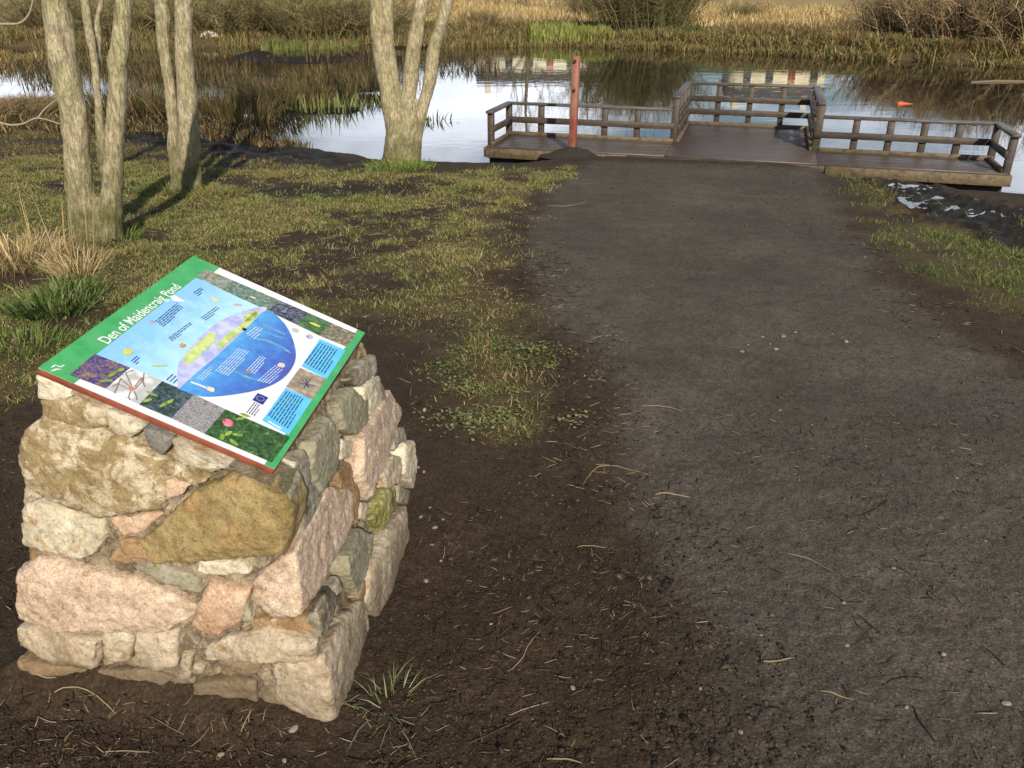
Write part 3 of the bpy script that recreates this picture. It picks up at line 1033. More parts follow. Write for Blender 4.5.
# ------------------------------------------------------------------ houses on the hill, mirrored in the pond
def house(px0, px1, y, label, wall_c, storeys, seed):
    a, b = mirrored(px0, 57, y), mirrored(px1, 57, y)
    w = b[0] - a[0]
    cx = (a[0] + b[0]) / 2
    z = ground_z(cx, y - 4) - 0.2
    root = empty('house', (cx, y, z), label, 'house')
    Mw, Mr = plain('rendered_wall', wall_c, 0.9, 0.08, 1.5), plain('slate_roof', (0.09, 0.085, 0.085), 0.8, 0.25, 3)
    Mg, Mf = plain('window_glass', (0.03, 0.035, 0.04), 0.1), plain('window_frame', (0.7, 0.7, 0.68), 0.5, 0.05)
    D, Hh = 8.0, 2.7 * storeys
    MB().box((0, D / 2, Hh / 2 - 0.5), (w, D, Hh + 1.0)).build('wall', Mw, root)
    ov, rh = 0.4, 2.2
    x0, x1 = -w / 2 - ov, w / 2 + ov
    v = [(x0, -ov, Hh), (x1, -ov, Hh), (x1, D + ov, Hh), (x0, D + ov, Hh), (x0, D / 2, Hh + rh), (x1, D / 2, Hh + rh),
         (x0, -ov, Hh + .15), (x1, -ov, Hh + .15), (x1, D + ov, Hh + .15), (x0, D + ov, Hh + .15)]
    MB().add(v, [[[6, 7, 5, 4], [8, 9, 4, 5], [0, 1, 7, 6], [2, 3, 9, 8], [3, 2, 1, 0]], [[6, 4, 9], [7, 8, 5]], [[0, 6, 9, 3], [1, 2, 8, 7]]]).build('roof', Mr, root)
    for x in (-w / 2 + 1.2, w / 2 - 1.2):
        MB().box((x, D / 2, Hh + rh + 0.3), (0.9, 0.7, 1.6), bev=0.03).build('chimney', Mw, root)
    n = max(3, int(w / 2.7))
    for s in range(storeys):
        for k in range(n):
            x = -w / 2 + w * (k + 0.5) / n
            if s == 0 and k == n // 2:
                MB().box((x, -0.03, 1.05), (1.0, 0.08, 2.1), bev=0.02).build('door', plain('door_paint', (0.25, 0.04, 0.03), 0.5), root)
                continue
            fr = MB()
            for dx in (-0.56, 0.56):
                fr.box((x + dx, -0.03, 1.55 + 2.7 * s), (0.09, 0.08, 1.4))
            for dz in (-0.66, 0.66):
                fr.box((x, -0.03, 1.55 + 2.7 * s + dz), (1.03, 0.07, 0.09))
            f_ = fr.build('window', Mf, root)
            MB().box((x, -0.01, 1.55 + 2.7 * s), (1.03, 0.06, 1.23)).build('pane', Mg, f_)


house(478, 622, 128, 'long cream rendered house on the hill, mirrored left of and behind the red post', (0.72, 0.66, 0.52), 1, 1)
house(738, 828, 122, 'cream house on the hill, mirrored above the middle bay of the deck', (0.75, 0.66, 0.46), 1, 2)

# ------------------------------------------------------------------ cairn of rubble stone
WA, WD = np.array([-0.965, 1.55, 0.880]), np.array([-0.497, 1.499, 0.669])
WB = np.array([-0.885, 2.253, 0.897])
WC = WD + (WB - WA)
FL, FR, BR = np.array([-1.25, 1.594, 0.0]), np.array([-0.434, 1.451, 0.0]), np.array([-0.332, 2.325, -0.04])
BL = FL + (BR - FR)
N_F = np.cross(FR - FL, (WA + WD) / 2 - (FL + FR) / 2)
N_F = N_F / np.linalg.norm(N_F)
if N_F[1] > 0:
    N_F = -N_F
N_R = np.cross(BR - FR, (WC + WD) / 2 - (FR + BR) / 2)
N_R = N_R / np.linalg.norm(N_R)
if N_R[0] < 0:
    N_R = -N_R


LID_N = np.cross(WD - WA, WB - WA)
LID_N = LID_N / np.linalg.norm(LID_N)


def stone_mat(name, c1, c2, c3=None, amt=0.5, speck=0.0, bump=0.6):
    t = NT(name)
    oi = t.new('ShaderNodeObjectInfo')
    vec = t.new('ShaderNodeVectorMath', operation='ADD')
    t.put(vec.inputs[0], t.co.outputs['Object'])
    cmb = t.new('ShaderNodeCombineXYZ')
    for k in range(3):
        t.put(cmb.inputs[k], t.math('MULTIPLY', oi.outputs['Random'], 9.0 + 5 * k))
    t.put(vec.inputs[1], cmb.outputs[0])
    V = vec.outputs[0]
    a, b, d = t.noise(9, 6, 0.65, V), t.noise(45, 5, 0.7, V), t.noise(190, 3, 0.7, V)
    e = t.noise(16, 7, 0.75, V, dist=0.6)
    col = t.mix(t.ramp(a, [(0.34, 0.0), (0.64, 1.0)]), c1, c2)
    if c3:
        col = t.mix(t.ramp(e, [(0.62 - amt * 0.35, 0.0), (0.70 - amt * 0.35, 1.0)]), col, c3)
    col = t.mix(0.75, col, t.ramp(b, [(0.28, 0.52), (0.5, 1.0), (0.75, 1.25)]), 'MULTIPLY')
    col = t.mix(0.35 + 0.5 * speck, col, t.ramp(d, [(0.35, 0.55), (0.5, 1.0), (0.68, 1.4)]), 'MULTIPLY')
    pit = t.noise(75, 3, 0.6, V)
    col = t.mix(t.math('MULTIPLY', t.ramp(pit, [(0.60, 0.0), (0.68, 1.0)]), 0.55), col, t.mix(1.0, col, (0.35, 0.30, 0.24), 'MULTIPLY'))
    blot = t.noise(5.5, 6, 0.72, V, dist=1.0)
    col = t.mix(t.math('MULTIPLY', t.ramp(blot, [(0.48, 0.0), (0.62, 1.0)]), 0.6), col, t.mix(1.0, col, (0.55, 0.50, 0.40), 'MULTIPLY'))
    col = t.mix(t.math('MULTIPLY', t.ramp(t.noise(22, 6, 0.8, V, dist=0.4), [(0.60, 0.0), (0.66, 1.0)]), 0.45), col, (0.50, 0.47, 0.36))
    # splashed earth low on the stones
    g = t.new('ShaderNodeNewGeometry')
    sx = t.new('ShaderNodeSeparateXYZ')
    t.put(sx.inputs[0], g.outputs['Position'])
    dirt = t.math('ADD', sx.outputs['Z'], t.math('MULTIPLY', t.math('SUBTRACT', t.noise(12, 5, 0.7, V), 0.5), 0.30))
    col = t.mix(t.math('MULTIPLY', t.ramp(dirt, [(0.0, 1.0), (0.15, 0.0)]), 0.8), col, (0.12, 0.088, 0.055))
    t.bump(t.math('ADD', t.math('MULTIPLY', b, 0.8), t.math('ADD', t.math('MULTIPLY', d, 0.25), t.math('MULTIPLY', e, 0.6))), bump * (0.7 if speck > 0.4 else 1.0), 0.013)
    return t.done(col, 0.92, 0.2)


SM = {
    'cream': stone_mat('cream_stone', (0.49, 0.42, 0.30), (0.64, 0.575, 0.44), (0.42, 0.29, 0.14), 0.25),
    'lichen': stone_mat('lichened_stone', (0.47, 0.38, 0.25), (0.60, 0.52, 0.38), (0.29, 0.215, 0.11), 0.48),
    'pink': stone_mat('pink_granite', (0.47, 0.34, 0.245), (0.57, 0.44, 0.325), (0.55, 0.48, 0.37), 0.15, 0.6),
    'salmon': stone_mat('salmon_granite', (0.48, 0.295, 0.19), (0.55, 0.40, 0.28), None, 0, 0.5),
    'olive': stone_mat('olive_lichened_stone', (0.25, 0.185, 0.075), (0.34, 0.26, 0.12), (0.36, 0.22, 0.10), 0.2, 0.3),
    'grey': stone_mat('grey_stone', (0.25, 0.22, 0.17), (0.36, 0.32, 0.25), (0.18, 0.15, 0.10), 0.3),
    'slate': stone_mat('dark_grey_stone', (0.17, 0.155, 0.135), (0.26, 0.24, 0.20), None),
    'tan': stone_mat('tan_stone', (0.42, 0.33, 0.23), (0.52, 0.43, 0.315), (0.34, 0.24, 0.14), 0.2),
    'brown': stone_mat('brown_stone', (0.27, 0.165, 0.08), (0.38, 0.26, 0.145), None),
    'green': stone_mat('mossy_green_stone', (0.26, 0.24, 0.07), (0.40, 0.36, 0.16), (0.16, 0.16, 0.04), 0.45),
    'muddy': stone_mat('mud_covered_stone', (0.20, 0.145, 0.09), (0.27, 0.20, 0.13), None),
    'greygreen': stone_mat('grey_green_stone', (0.24, 0.225, 0.145), (0.34, 0.31, 0.21), (0.30, 0.27, 0.2), 0.3),
}


def Z4(pts):                                   # outlines read off a 2.02 x enlargement of the cairn
    return [(x / 2.0205, 360 + y / 2.0205) for x, y in pts]


STONES = [
    ('f', 'cream', [(76, 30), (150, 45), (150, 72), (120, 82), (80, 76)], .02, None),
    ('f', 'lichen', [(82, 78), (122, 84), (152, 74), (222, 96), (226, 130), (150, 138), (95, 115)], .03, None),
    ('f', 'cream', [(216, 96), (255, 106), (296, 132), (272, 153), (234, 143), (222, 120)], .035, None),
    ('f', 'slate', [(288, 132), (352, 150), (350, 168), (333, 192), (300, 172)], .02, 'dark grey stone'),
    ('f', 'cream', [(356, 152), (470, 186), (485, 205), (432, 223), (372, 204)], .035, None),
    ('f', 'tan', [(470, 190), (545, 214), (560, 226), (500, 216)], .02, None),
    ('f', 'lichen', [(70, 130), (112, 110), (205, 140), (262, 152), (318, 198), (345, 245), (332, 292), (215, 312), (112, 281), (60, 242), (46, 190), (52, 152)], .055, 'big cream stone mottled with brown lichen'),
    ('f', 'lichen', [(288, 174), (345, 196), (422, 240), (400, 252), (342, 226)], .03, None),
    ('f', 'salmon', [(336, 236), (391, 245), (374, 268), (338, 280)], .025, None),
    ('f', 'cream', [(64, 285), (100, 279), (214, 316), (226, 350), (200, 386), (130, 394), (60, 362), (57, 315)], .05, 'bright pale stone'),
    ('f', 'salmon', [(222, 314), (335, 305), (292, 346), (250, 353)], .02, None),
    ('f', 'brown', [(242, 352), (298, 358), (308, 400), (262, 413), (222, 402)], .02, None),
    ('f', 'olive', [(290, 362), (398, 260), (470, 233), (548, 228), (572, 250), (590, 300), (588, 345), (576, 388), (450, 397), (315, 407)], .045, 'large olive brown stone'),
    ('f', 'pink', [(44, 420), (90, 390), (190, 420), (282, 440), (403, 490), (393, 512), (325, 546), (240, 537), (130, 532), (46, 510)], .05, 'long pink granite stone'),
    ('f', 'greygreen', [(268, 414), (318, 402), (400, 437), (410, 468), (330, 450)], .02, None),
    ('f', 'cream', [(405, 402), (498, 402), (508, 426), (440, 432), (402, 424)], .02, None),
    ('f', 'salmon', [(424, 442), (506, 464), (490, 522), (448, 547), (393, 536), (400, 498)], .035, 'squarish salmon stone'),
    ('f', 'tan', [(38, 540), (88, 528), (145, 541), (212, 556), (206, 612), (110, 606), (44, 572)], .04, None),
    ('f', 'tan', [(212, 546), (272, 572), (266, 600), (214, 612)], .025, None),
    ('f', 'cream', [(218, 544), (265, 546), (274, 566), (232, 562)], .02, None),
    ('f', 'tan', [(278, 545), (366, 541), (360, 612), (320, 624), (274, 612)], .03, None),
    ('f', 'brown', [(40, 600), (100, 609), (190, 622), (120, 650), (38, 648)], .025, None),
    ('f', 'muddy', [(200, 625), (300, 622), (350, 640), (300, 680), (200, 672)], .015, None),
    ('f', 'tan', [(370, 588), (392, 594), (386, 642), (362, 640)], .02, None),
    ('f', 'tan', [(394, 610), (418, 614), (412, 630), (392, 628)], .02, None),
    ('f', 'tan', [(418, 572), (480, 548), (542, 528), (640, 560), (640, 596), (560, 600), (420, 602)], .05, 'long tan ledge stone'),
    ('f', 'muddy', [(444, 602), (545, 600), (520, 632), (452, 632)], .02, None),
    ('f', 'muddy', [(392, 645), (470, 638), (518, 645), (522, 702), (470, 722), (400, 700)], .03, None),
    ('f', 'greygreen', [(500, 485), (515, 520), (500, 528), (490, 520)], .02, None),
    ('f', 'brown', [(505, 520), (560, 522), (612, 520), (640, 548), (540, 526), (506, 540)], .015, None),
    ('c', 'pink', ([(514, 440), (560, 400), (598, 385), (606, 500), (600, 518), (556, 518), (514, 482)], [(606, 385), (658, 258), (702, 264), (706, 322), (690, 370), (640, 462), (608, 515)]), .02, 'pink granite corner stone'),
    ('c', 'tan', ([(555, 612), (650, 600), (668, 640), (664, 736), (618, 716), (556, 682)], [(675, 600), (690, 520), (735, 478), (746, 560), (740, 640), (712, 690), (668, 738)]), .02, 'large tan corner stone at the foot'),
    ('c', 'grey', ([(612, 528), (640, 500), (650, 560), (640, 568)], [(652, 480), (662, 458), (690, 480), (656, 565), (648, 566)]), .002, None),
    ('c', 'greygreen', ([(572, 232), (584, 226), (590, 300), (584, 262)], [(590, 230), (602, 250), (606, 300), (596, 340), (590, 300)]), .012, None),
    ('r', 'cream', [(562, 216), (582, 196), (594, 210), (580, 234), (566, 232)], .02, None),
    ('r', 'grey', [(584, 192), (606, 180), (622, 232), (606, 272), (590, 240)], .025, None),
    ('r', 'greygreen', [(618, 166), (654, 116), (682, 150), (676, 222), (640, 270), (614, 222)], .035, 'rounded grey green stone'),
    ('r', 'greygreen', [(672, 92), (702, 58), (736, 76), (739, 122), (716, 152), (688, 140)], .03, None),
    ('r', 'cream', [(722, 56), (750, 30), (760, 90), (748, 118), (724, 84)], .03, None),
    ('r', 'grey', [(700, 40), (728, 0), (752, -10), (756, 28), (722, 54)], .025, None),
    ('r', 'slate', [(762, 30), (772, 60), (776, 90), (764, 96)], .02, None),
    ('r', 'pink', [(710, 160), (738, 150), (782, 62), (808, 105), (792, 150), (770, 202), (736, 282), (708, 232)], .04, 'tall pinkish stone'),
    ('r', 'cream', [(682, 160), (708, 165), (704, 196), (684, 202)], .02, None),
    ('r', 'brown', [(668, 226), (702, 205), (726, 272), (720, 334), (706, 320), (700, 268)], .02, None),
    ('r', 'green', [(768, 262), (790, 250), (796, 290), (768, 345), (740, 322)], .035, 'small mossy green stone'),
    ('r', 'tan', [(788, 192), (812, 196), (802, 248), (778, 262), (770, 232)], .025, None),
    ('r', 'cream', [(806, 168), (830, 164), (840, 210), (832, 258), (806, 232)], .03, None),
    ('r', 'grey', [(788, 140), (812, 136), (816, 165), (792, 182)], .02, None),
    ('r', 'grey', [(800, 252), (826, 264), (822, 292), (800, 288)], .02, None),
    ('r', 'greygreen', [(678, 394), (720, 340), (752, 356), (746, 402), (716, 476), (682, 440)], .03, None),
    ('r', 'tan', [(738, 420), (770, 345), (816, 294), (819, 360), (800, 440), (766, 532), (734, 488)], .04, 'tall tan stone at the rear of the side face'),
    ('r', 'tan', [(724, 286), (742, 288), (738, 326), (722, 322)], .02, None),
    ('r', 'grey', [(602, 290), (650, 272), (622, 332), (604, 366)], .02, None),
    ('r', 'grey', [(742, 590), (762, 580), (764, 612), (744, 632)], .025, None),
    ('r', 'grey', [(676, 436), (688, 466), (676, 476), (666, 456)], .02, None),
    ('r', 'brown', [(716, 478), (732, 440), (738, 470), (728, 486)], .015, None),
    ('r', 'grey', [(640, 200), (664, 236), (660, 254), (634, 282), (616, 300), (604, 282), (628, 272)], .012, None),
]


def face_points(poly, p0, n, bulge, rng, back=0.08):
    P = np.array([on_plane(x, y, p0, n) for x, y in Z4(poly)])
    c = P.mean(0)
    P = c + (P - c) * 1.03
    pts = [c + (P - c) * 0.96 - n * back, c + (P - c) * 1.0, c + (P - c) * 0.99 + n * bulge * 0.25]
    e1 = P[0] - c
    e1 = e1 / np.linalg.norm(e1)
    tilt = rng.normal(0, 0.05)
    bulge = bulge * 0.6
    for s, h in ((0.93, 0.72), (0.62, 0.95)):
        q = c + (P - c) * s
        off = h * bulge * (1 + rng.normal(0, 0.12, len(P))) + tilt * ((q - c) @ e1)
        pts.append(q + n * off[:, None])
    return np.vstack(pts), c


def hull_object(name, pts, mat, parent, voxel, amp, seed, it=3):
    c = pts.mean(0)
    bm = bmesh.new()
    for p in pts:
        bm.verts.new(Vector(p - c))
    r = bmesh.ops.convex_hull(bm, input=bm.verts[:])
    junk = [g for g in set(r['geom_interior'] + r['geom_unused']) if isinstance(g, bmesh.types.BMVert)]
    bmesh.ops.delete(bm, geom=junk, context='VERTS')
    bmesh.ops.triangulate(bm, faces=bm.faces[:])
    bmesh.ops.recalc_face_normals(bm, faces=bm.faces[:])
    me = bpy.data.meshes.new(name)
    bm.to_mesh(me)
    bm.free()
    o = link(name, me, mat)
    me, v, nn = baked(o, voxel, it)
    w = v + c
    rid = np.abs(fbm(w * 11 + seed, 3, seed + 4) - 0.5)
    disp = (fbm(w * 7 + seed, 2, seed) - 0.5) * amp * 0.8 - np.maximum(0.08 - rid, 0) * amp * 3.0 + (fbm(w * 36 + seed, 4, seed + 1) - 0.5) * amp * 0.65 + (fbm(w * 120, 3, seed + 2) - 0.5) * amp * 0.5
    v = v + nn * disp[:, None]
    lid = (v + c - WA) @ LID_N                      # nothing pokes through the panel that lies on top
    v = v - LID_N * np.maximum(lid + 0.0205, 0)[:, None]
    me.vertices.foreach_set('co', v.astype(np.float32).ravel())
    me.update()
    if not me.materials:
        me.materials.append(mat)
    o.parent = parent
    o.location = c - np.array(parent.location) if parent else c
    return o


def build_cairn():
    base = (FL + FR + BR + BL) / 4
    root = empty('stone_cairn', base, 'squat tapering cairn of mortared pale, pink and olive rubble stone on bare earth', 'cairn')
    rng = np.random.default_rng(5)
    nb = np.cross(WD - WA, WB - WA)
    nb /= np.linalg.norm(nb)
    if nb[2] < 0:
        nb = -nb
    cen = (WA + WB + WC + WD) / 4
    ins = 0.022
    top = [p + (cen - p) / np.linalg.norm(cen - p) * 0.017 - nb * 0.024 for p in (WA, WB, WC, WD)]
    bot = [p + (base - p) / np.linalg.norm(base - p) * 0.016 for p in (FL, FR, BR, BL)]
    low = [p + (p - base) * 0.02 - np.array([0, 0, 0.12]) for p in bot]
    tm = stone_mat('mortar', (0.25, 0.195, 0.13), (0.35, 0.28, 0.19), (0.14, 0.105, 0.07), 0.4, 0.6, 1.0)
    hull_object('mortar_core', np.array(top + bot + low), tm, root, 0.008, 0.030, 99, 2)
    pf, pr = (FL + FR + WA + WD) / 4, (FR + BR + WC + WD) / 4
    for k, (face, mat, poly, bulge, lab) in enumerate(STONES):
        if face == 'c':
            a, _ = face_points(poly[0], pf, N_F, bulge, rng, 0.05)
            b, _ = face_points(poly[1], pr, N_R, bulge, rng, 0.05)
            pts = np.vstack([a, b])
        else:
            pts, _ = face_points(poly, pf if face == 'f' else pr, N_F if face == 'f' else N_R, bulge, rng)
        ext = np.ptp(pts, axis=0).max()
        o = hull_object('stone', pts, SM[mat], root, 0.0038 if ext < 0.15 else 0.0055, 0.008 if ext < 0.12 else 0.013, 100 + k, 1)
        if lab:
            o['label'] = lab
    # the two sides away from the camera get courses of the same rubble
    kinds = ['cream', 'grey', 'tan', 'pink', 'greygreen', 'olive', 'lichen', 'brown']
    for (p00, p10, p01, p11) in ((BR, BL, WC, WB), (BL, FL, WB, WA)):
        n = np.cross(p10 - p00, p01 - p00)
        n /= np.linalg.norm(n)
        mid = (p00 + p10 + p01 + p11) / 4
        if np.dot(n, mid - base) < 0:
            n = -n
        rows = 4
        for r in range(rows):
            u = 0.02
            while u < 0.93:
                du = min(rng.uniform(0.17, 0.36), 0.98 - u)
                if du < 0.06:
                    break
                uv = [(u + .012, r + .05), (u + du * 0.5, r + rng.uniform(0, .1)), (u + du - .012, r + .06), (u + du - .008, r + .55), (u + du - .015, r + .93), (u + du * .5, r + 1.0), (u + .012, r + .92), (u + .005, r + .5)]
                P = []
                for (a, b) in uv:
                    b = b / rows * 0.95 + 0.0
                    P.append((p00 * (1 - a) + p10 * a) * (1 - b) + (p01 * (1 - a) + p11 * a) * b)
                P = np.array(P) + rng.normal(0, 0.006, (8, 3))
                c = P.mean(0)
                pts = np.vstack([c + (P - c) * .95 - n * .07, P, c + (P - c) * .75 + n * rng.uniform(.02, .035)])
                hull_object('stone', pts, SM[kinds[rng.integers(0, 8)]], root, 0.009, 0.016, 300 + int(u * 100) + r * 31, 3)
                u += du


build_cairn()

# ------------------------------------------------------------------ interpretation panel
def build_panel():
    ex = WB - WA
    W_ = np.linalg.norm(ex)
    ex = ex / W_
    ey = WD - WA
    H_ = np.linalg.norm(ey)
    ey = ey - ex * np.dot(ex, ey)
    ey /= np.linalg.norm(ey)
    n = np.cross(ey, ex)
    M = Matrix(((ex[0], -ey[0], n[0], WA[0]), (ex[1], -ey[1], n[1], WA[1]), (ex[2], -ey[2], n[2], WA[2]), (0, 0, 0, 1)))
    root = empty('information_panel', (0, 0, 0), 'sloping colour printed pond information panel with a green title band, lying on the stone cairn', 'sign')
    root.matrix_world = M

    def uv(px, py):
        p = on_plane(px, py, WA, n) - WA
        return p @ ex, p @ ey

    def Z3(pts):                                # read off a 2.844 x enlargement of the panel
        return [uv(20 + x / 2.844, 240 + y / 2.844) for x, y in pts]
    lay = [0.0]

    def flat(name, pts, mat, h, smooth_n=0):
        if smooth_n:
            cl = list(pts) + [pts[0]]
            q = np.array(cl)
            ext = np.vstack([q[-2], q, q[1]])
            out = []
            for i in range(1, len(ext) - 2):
                for f in np.linspace(0, 1, smooth_n, endpoint=False):
                    p0, p1, p2, p3 = ext[i - 1], ext[i], ext[i + 1], ext[i + 2]
                    out.append(0.5 * (2 * p1 + (p2 - p0) * f + (2 * p0 - 5 * p1 + 4 * p2 - p3) * f * f + (3 * p1 - p0 - 3 * p2 + p3) * f ** 3))
            pts = out
        bm = bmesh.new()
        vs = [bm.verts.new((u, -v, h)) for u, v in pts]
        f = bm.faces.new(vs)
        bm.normal_update()
        if f.normal.z < 0:
            f.normal_flip()
        bmesh.ops.triangulate(bm, faces=[f])
        me = bpy.data.meshes.new(name)
        bm.to_mesh(me)
        bm.free()
        return link(name, me, mat, root)

    def ink(name, c, c2=None, scale=25, rough=0.18, stops=(0.4, 0.6), detail=5):
        t = NT(name)
        if c2:
            col = t.mix(t.ramp(t.noise(scale, detail, 0.6), [(stops[0], 0.0), (stops[1], 1.0)]), c, c2)
        else:
            col = t.mix(t.ramp(t.noise(8, 5), [(0.3, 0), (0.7, 1)]), tuple(x * .93 for x in c), c)
        dirt = t.math('MULTIPLY', t.ramp(t.noise(9, 7, 0.8, dist=0.5), [(0.50, 0.0), (0.72, 1.0)]), 0.16)
        col = t.mix(dirt, col, (0.30, 0.27, 0.22))
        return t.done(col, rough, 0.4)

    def photo(name, cols, scale=35):
        t = NT(name)
        a = t.noise(scale * 1.7, 7, 0.75, dist=1.0)
        k = len(cols)
        col = t.ramp(a, [(0.30 + 0.42 * i / (k - 1), c) for i, c in enumerate(cols)])
        v = t.new('ShaderNodeTexVoronoi')
        v.inputs['Scale'].default_value = scale * 4
        t.put(v.inputs['Vector'], t.co.outputs['Object'])
        col = t.mix(0.6, col, t.ramp(v.outputs['Distance'], [(0.1, 1.5), (0.7, 0.45)]), 'MULTIPLY')
        return t.done(col, 0.28, 0.4)

    MB().box((W_ / 2, -H_ / 2, -0.0095), (W_ - 0.002, H_ - 0.002, 0.017), bev=0.002).build('backing_board', plain('red_brown_board', (0.22, 0.060, 0.035), 0.5, 0.25, 30), root)
    K = dict(w=ink('white_print', (0.86, 0.86, 0.85)), g=ink('green_band', (0.05, 0.36, 0.105), (0.075, 0.42, 0.14), 18))
    flat('white_print', [(0, 0), (W_, 0), (W_, H_), (0, H_)], K['w'], 0.0)
    vg = 0.150 * H_
    flat('title_band', [(0.0, 0.0), (W_, 0.0), (W_, vg), (0.0, vg)], K['g'], 0.0004)
    flat('bottom_band', [(0.0, H_ * 0.955), (W_, H_ * 0.955), (W_, H_), (0.0, H_)], K['g'], 0.0004)
    # pale sky of the drawing: blue fading to white as printed
    t = NT('printed_sky')
    sp = t.new('ShaderNodeSeparateXYZ')
    t.put(sp.inputs[0], t.co.outputs['Object'])
    d = t.math('ADD', t.math('MULTIPLY', sp.outputs['Y'], -1.0 / H_), t.math('MULTIPLY', t.math('SUBTRACT', t.noise(24, 6, 0.7), 0.5), 0.5))
    sky = t.ramp(d, [(0.15, (0.26, 0.55, 0.86)), (0.36, (0.42, 0.72, 0.90)), (0.56, (0.66, 0.84, 0.90)), (0.78, (0.82, 0.84, 0.82))])
    flat('printed_sky', Z3([(212, 330), (500, 108), (608, 150), (700, 200), (640, 300), (560, 372), (430, 455), (300, 385)]), t.done(sky, 0.28, 0.4), 0.0008)
    # lavender hills and bank vegetation behind the pond
    flat('printed_hills', Z3([(448, 388), (452, 350), (490, 300), (545, 248), (610, 212), (680, 192), (700, 200), (640, 262), (560, 335), (478, 402), (450, 425)]),
         ink('lavender', (0.40, 0.42, 0.74), (0.62, 0.64, 0.84), 22), 0.0012, 4)
    t = NT('printed_pond')
    sp = t.new('ShaderNodeSeparateXYZ')
    t.put(sp.inputs[0], t.co.outputs['Object'])
    d = t.math('ADD', t.math('MULTIPLY', sp.outputs['Y'], -1.0 / H_), t.math('MULTIPLY', t.math('SUBTRACT', t.noise(26, 6, 0.7), 0.5), 0.5))
    pc = t.ramp(d, [(0.42, (0.12, 0.44, 0.78)), (0.58, (0.075, 0.27, 0.68)), (0.74, (0.06, 0.13, 0.50)), (0.86, (0.09, 0.09, 0.40))])
    flat('printed_pond', Z3([(455, 425), (482, 396), (560, 330), (640, 256), (698, 202), (742, 228), (770, 270), (784, 322), (776, 360), (746, 396), (690, 424), (600, 442), (520, 447), (468, 432)]),
         t.done(pc, 0.28, 0.4), 0.0016, 4)
    veg = ink('printed_reeds', (0.42, 0.58, 0.12), (0.66, 0.74, 0.30), 40)
    for k, pts in enumerate([[(470, 330), (500, 300), (530, 275), (548, 262), (556, 285), (520, 320), (490, 348), (468, 355)], [(560, 300), (590, 270), (630, 240), (668, 205), (682, 210), (650, 245), (610, 275), (575, 308)],
                             [(640, 214), (668, 204), (676, 216), (655, 232), (636, 230)]]):
        flat('printed_reeds', Z3(pts), veg, 0.0020, 3)
    weed = ink('printed_weed', (0.16, 0.42, 0.55), (0.10, 0.30, 0.55), 60)
    for pts in ([(560, 360), (600, 368), (650, 390), (700, 402), (700, 407), (645, 396), (598, 374), (558, 366)], [(650, 280), (690, 282), (730, 296), (766, 318), (764, 323), (728, 302), (690, 288), (650, 285)],
                [(660, 252), (700, 262), (745, 278), (745, 283), (700, 268), (658, 257)], [(690, 240), (720, 252), (752, 268), (750, 272), (718, 257), (690, 245)]):
        flat('printed_weed', Z3(pts), weed, 0.0020, 3)
    # photographs round the edge
    blue, green_ = [(0.02, 0.02, 0.10), (0.06, 0.06, 0.26), (0.30, 0.18, 0.12), (0.50, 0.40, 0.30)], [(0.008, 0.02, 0.008), (0.03, 0.08, 0.02), (0.08, 0.18, 0.05), (0.30, 0.40, 0.22)]
    grey_ = [(0.16, 0.15, 0.16), (0.30, 0.29, 0.30), (0.40, 0.37, 0.36), (0.24, 0.20, 0.15)]
    dark_ = [(0.01, 0.015, 0.012), (0.03, 0.06, 0.03), (0.10, 0.14, 0.20), (0.22, 0.28, 0.08)]
    P = [('berry', [(140, 384), (212, 325), (314, 364), (243, 424)], blue, 45), ('sketch', [(243, 424), (314, 364), (404, 402), (336, 468)], [(0.78, 0.77, 0.75), (0.74, 0.72, 0.7)], 10),
         ('leaf', [(338, 469), (404, 402), (494, 440), (430, 508)], dark_, 40), ('web', [(430, 508), (494, 440), (584, 482), (524, 552)], grey_, 60),
         ('rose', [(524, 552), (584, 482), (768, 562), (716, 634)], green_, 38),
         ('pheasant', [(500, 103), (530, 84), (606, 116), (574, 142)], [(0.10, 0.14, 0.05), (0.24, 0.30, 0.14), (0.34, 0.36, 0.40), (0.30, 0.12, 0.06)], 30),
         ('water', [(574, 142), (606, 116), (742, 174), (704, 202)], [(0.03, 0.07, 0.04), (0.12, 0.20, 0.14), (0.25, 0.33, 0.27), (0.55, 0.6, 0.55)], 34),
         ('bird', [(704, 202), (742, 174), (820, 208), (784, 240)], [(0.01, 0.012, 0.02), (0.03, 0.035, 0.06), (0.18, 0.19, 0.26), (0.4, 0.4, 0.5)], 28),
         ('newt', [(784, 240), (820, 208), (888, 238), (850, 272)], [(0.03, 0.08, 0.03), (0.08, 0.18, 0.06), (0.14, 0.24, 0.1)], 20),
         ('mammal', [(850, 272), (888, 238), (958, 268), (928, 304)], [(0.04, 0.06, 0.03), (0.14, 0.14, 0.08), (0.36, 0.3, 0.2), (0.5, 0.45, 0.36)], 32),
         ('fly', [(756, 418), (796, 364), (872, 396), (830, 455)], [(0.34, 0.27, 0.19), (0.46, 0.38, 0.28)], 14)]
    for nm, pts, cols, sc_ in P:
        flat('photograph', Z3(pts), photo('photo_print', cols, sc_), 0.0010)
    cy = ink('cyan_panel', (0.10, 0.52, 0.82), (0.14, 0.56, 0.86))
    flat('text_panel', Z3([(800, 360), (852, 282), (926, 314), (872, 396)]), cy, 0.0010)
    flat('text_panel', Z3([(688, 514), (756, 420), (830, 455), (764, 556)]), cy, 0.0010)

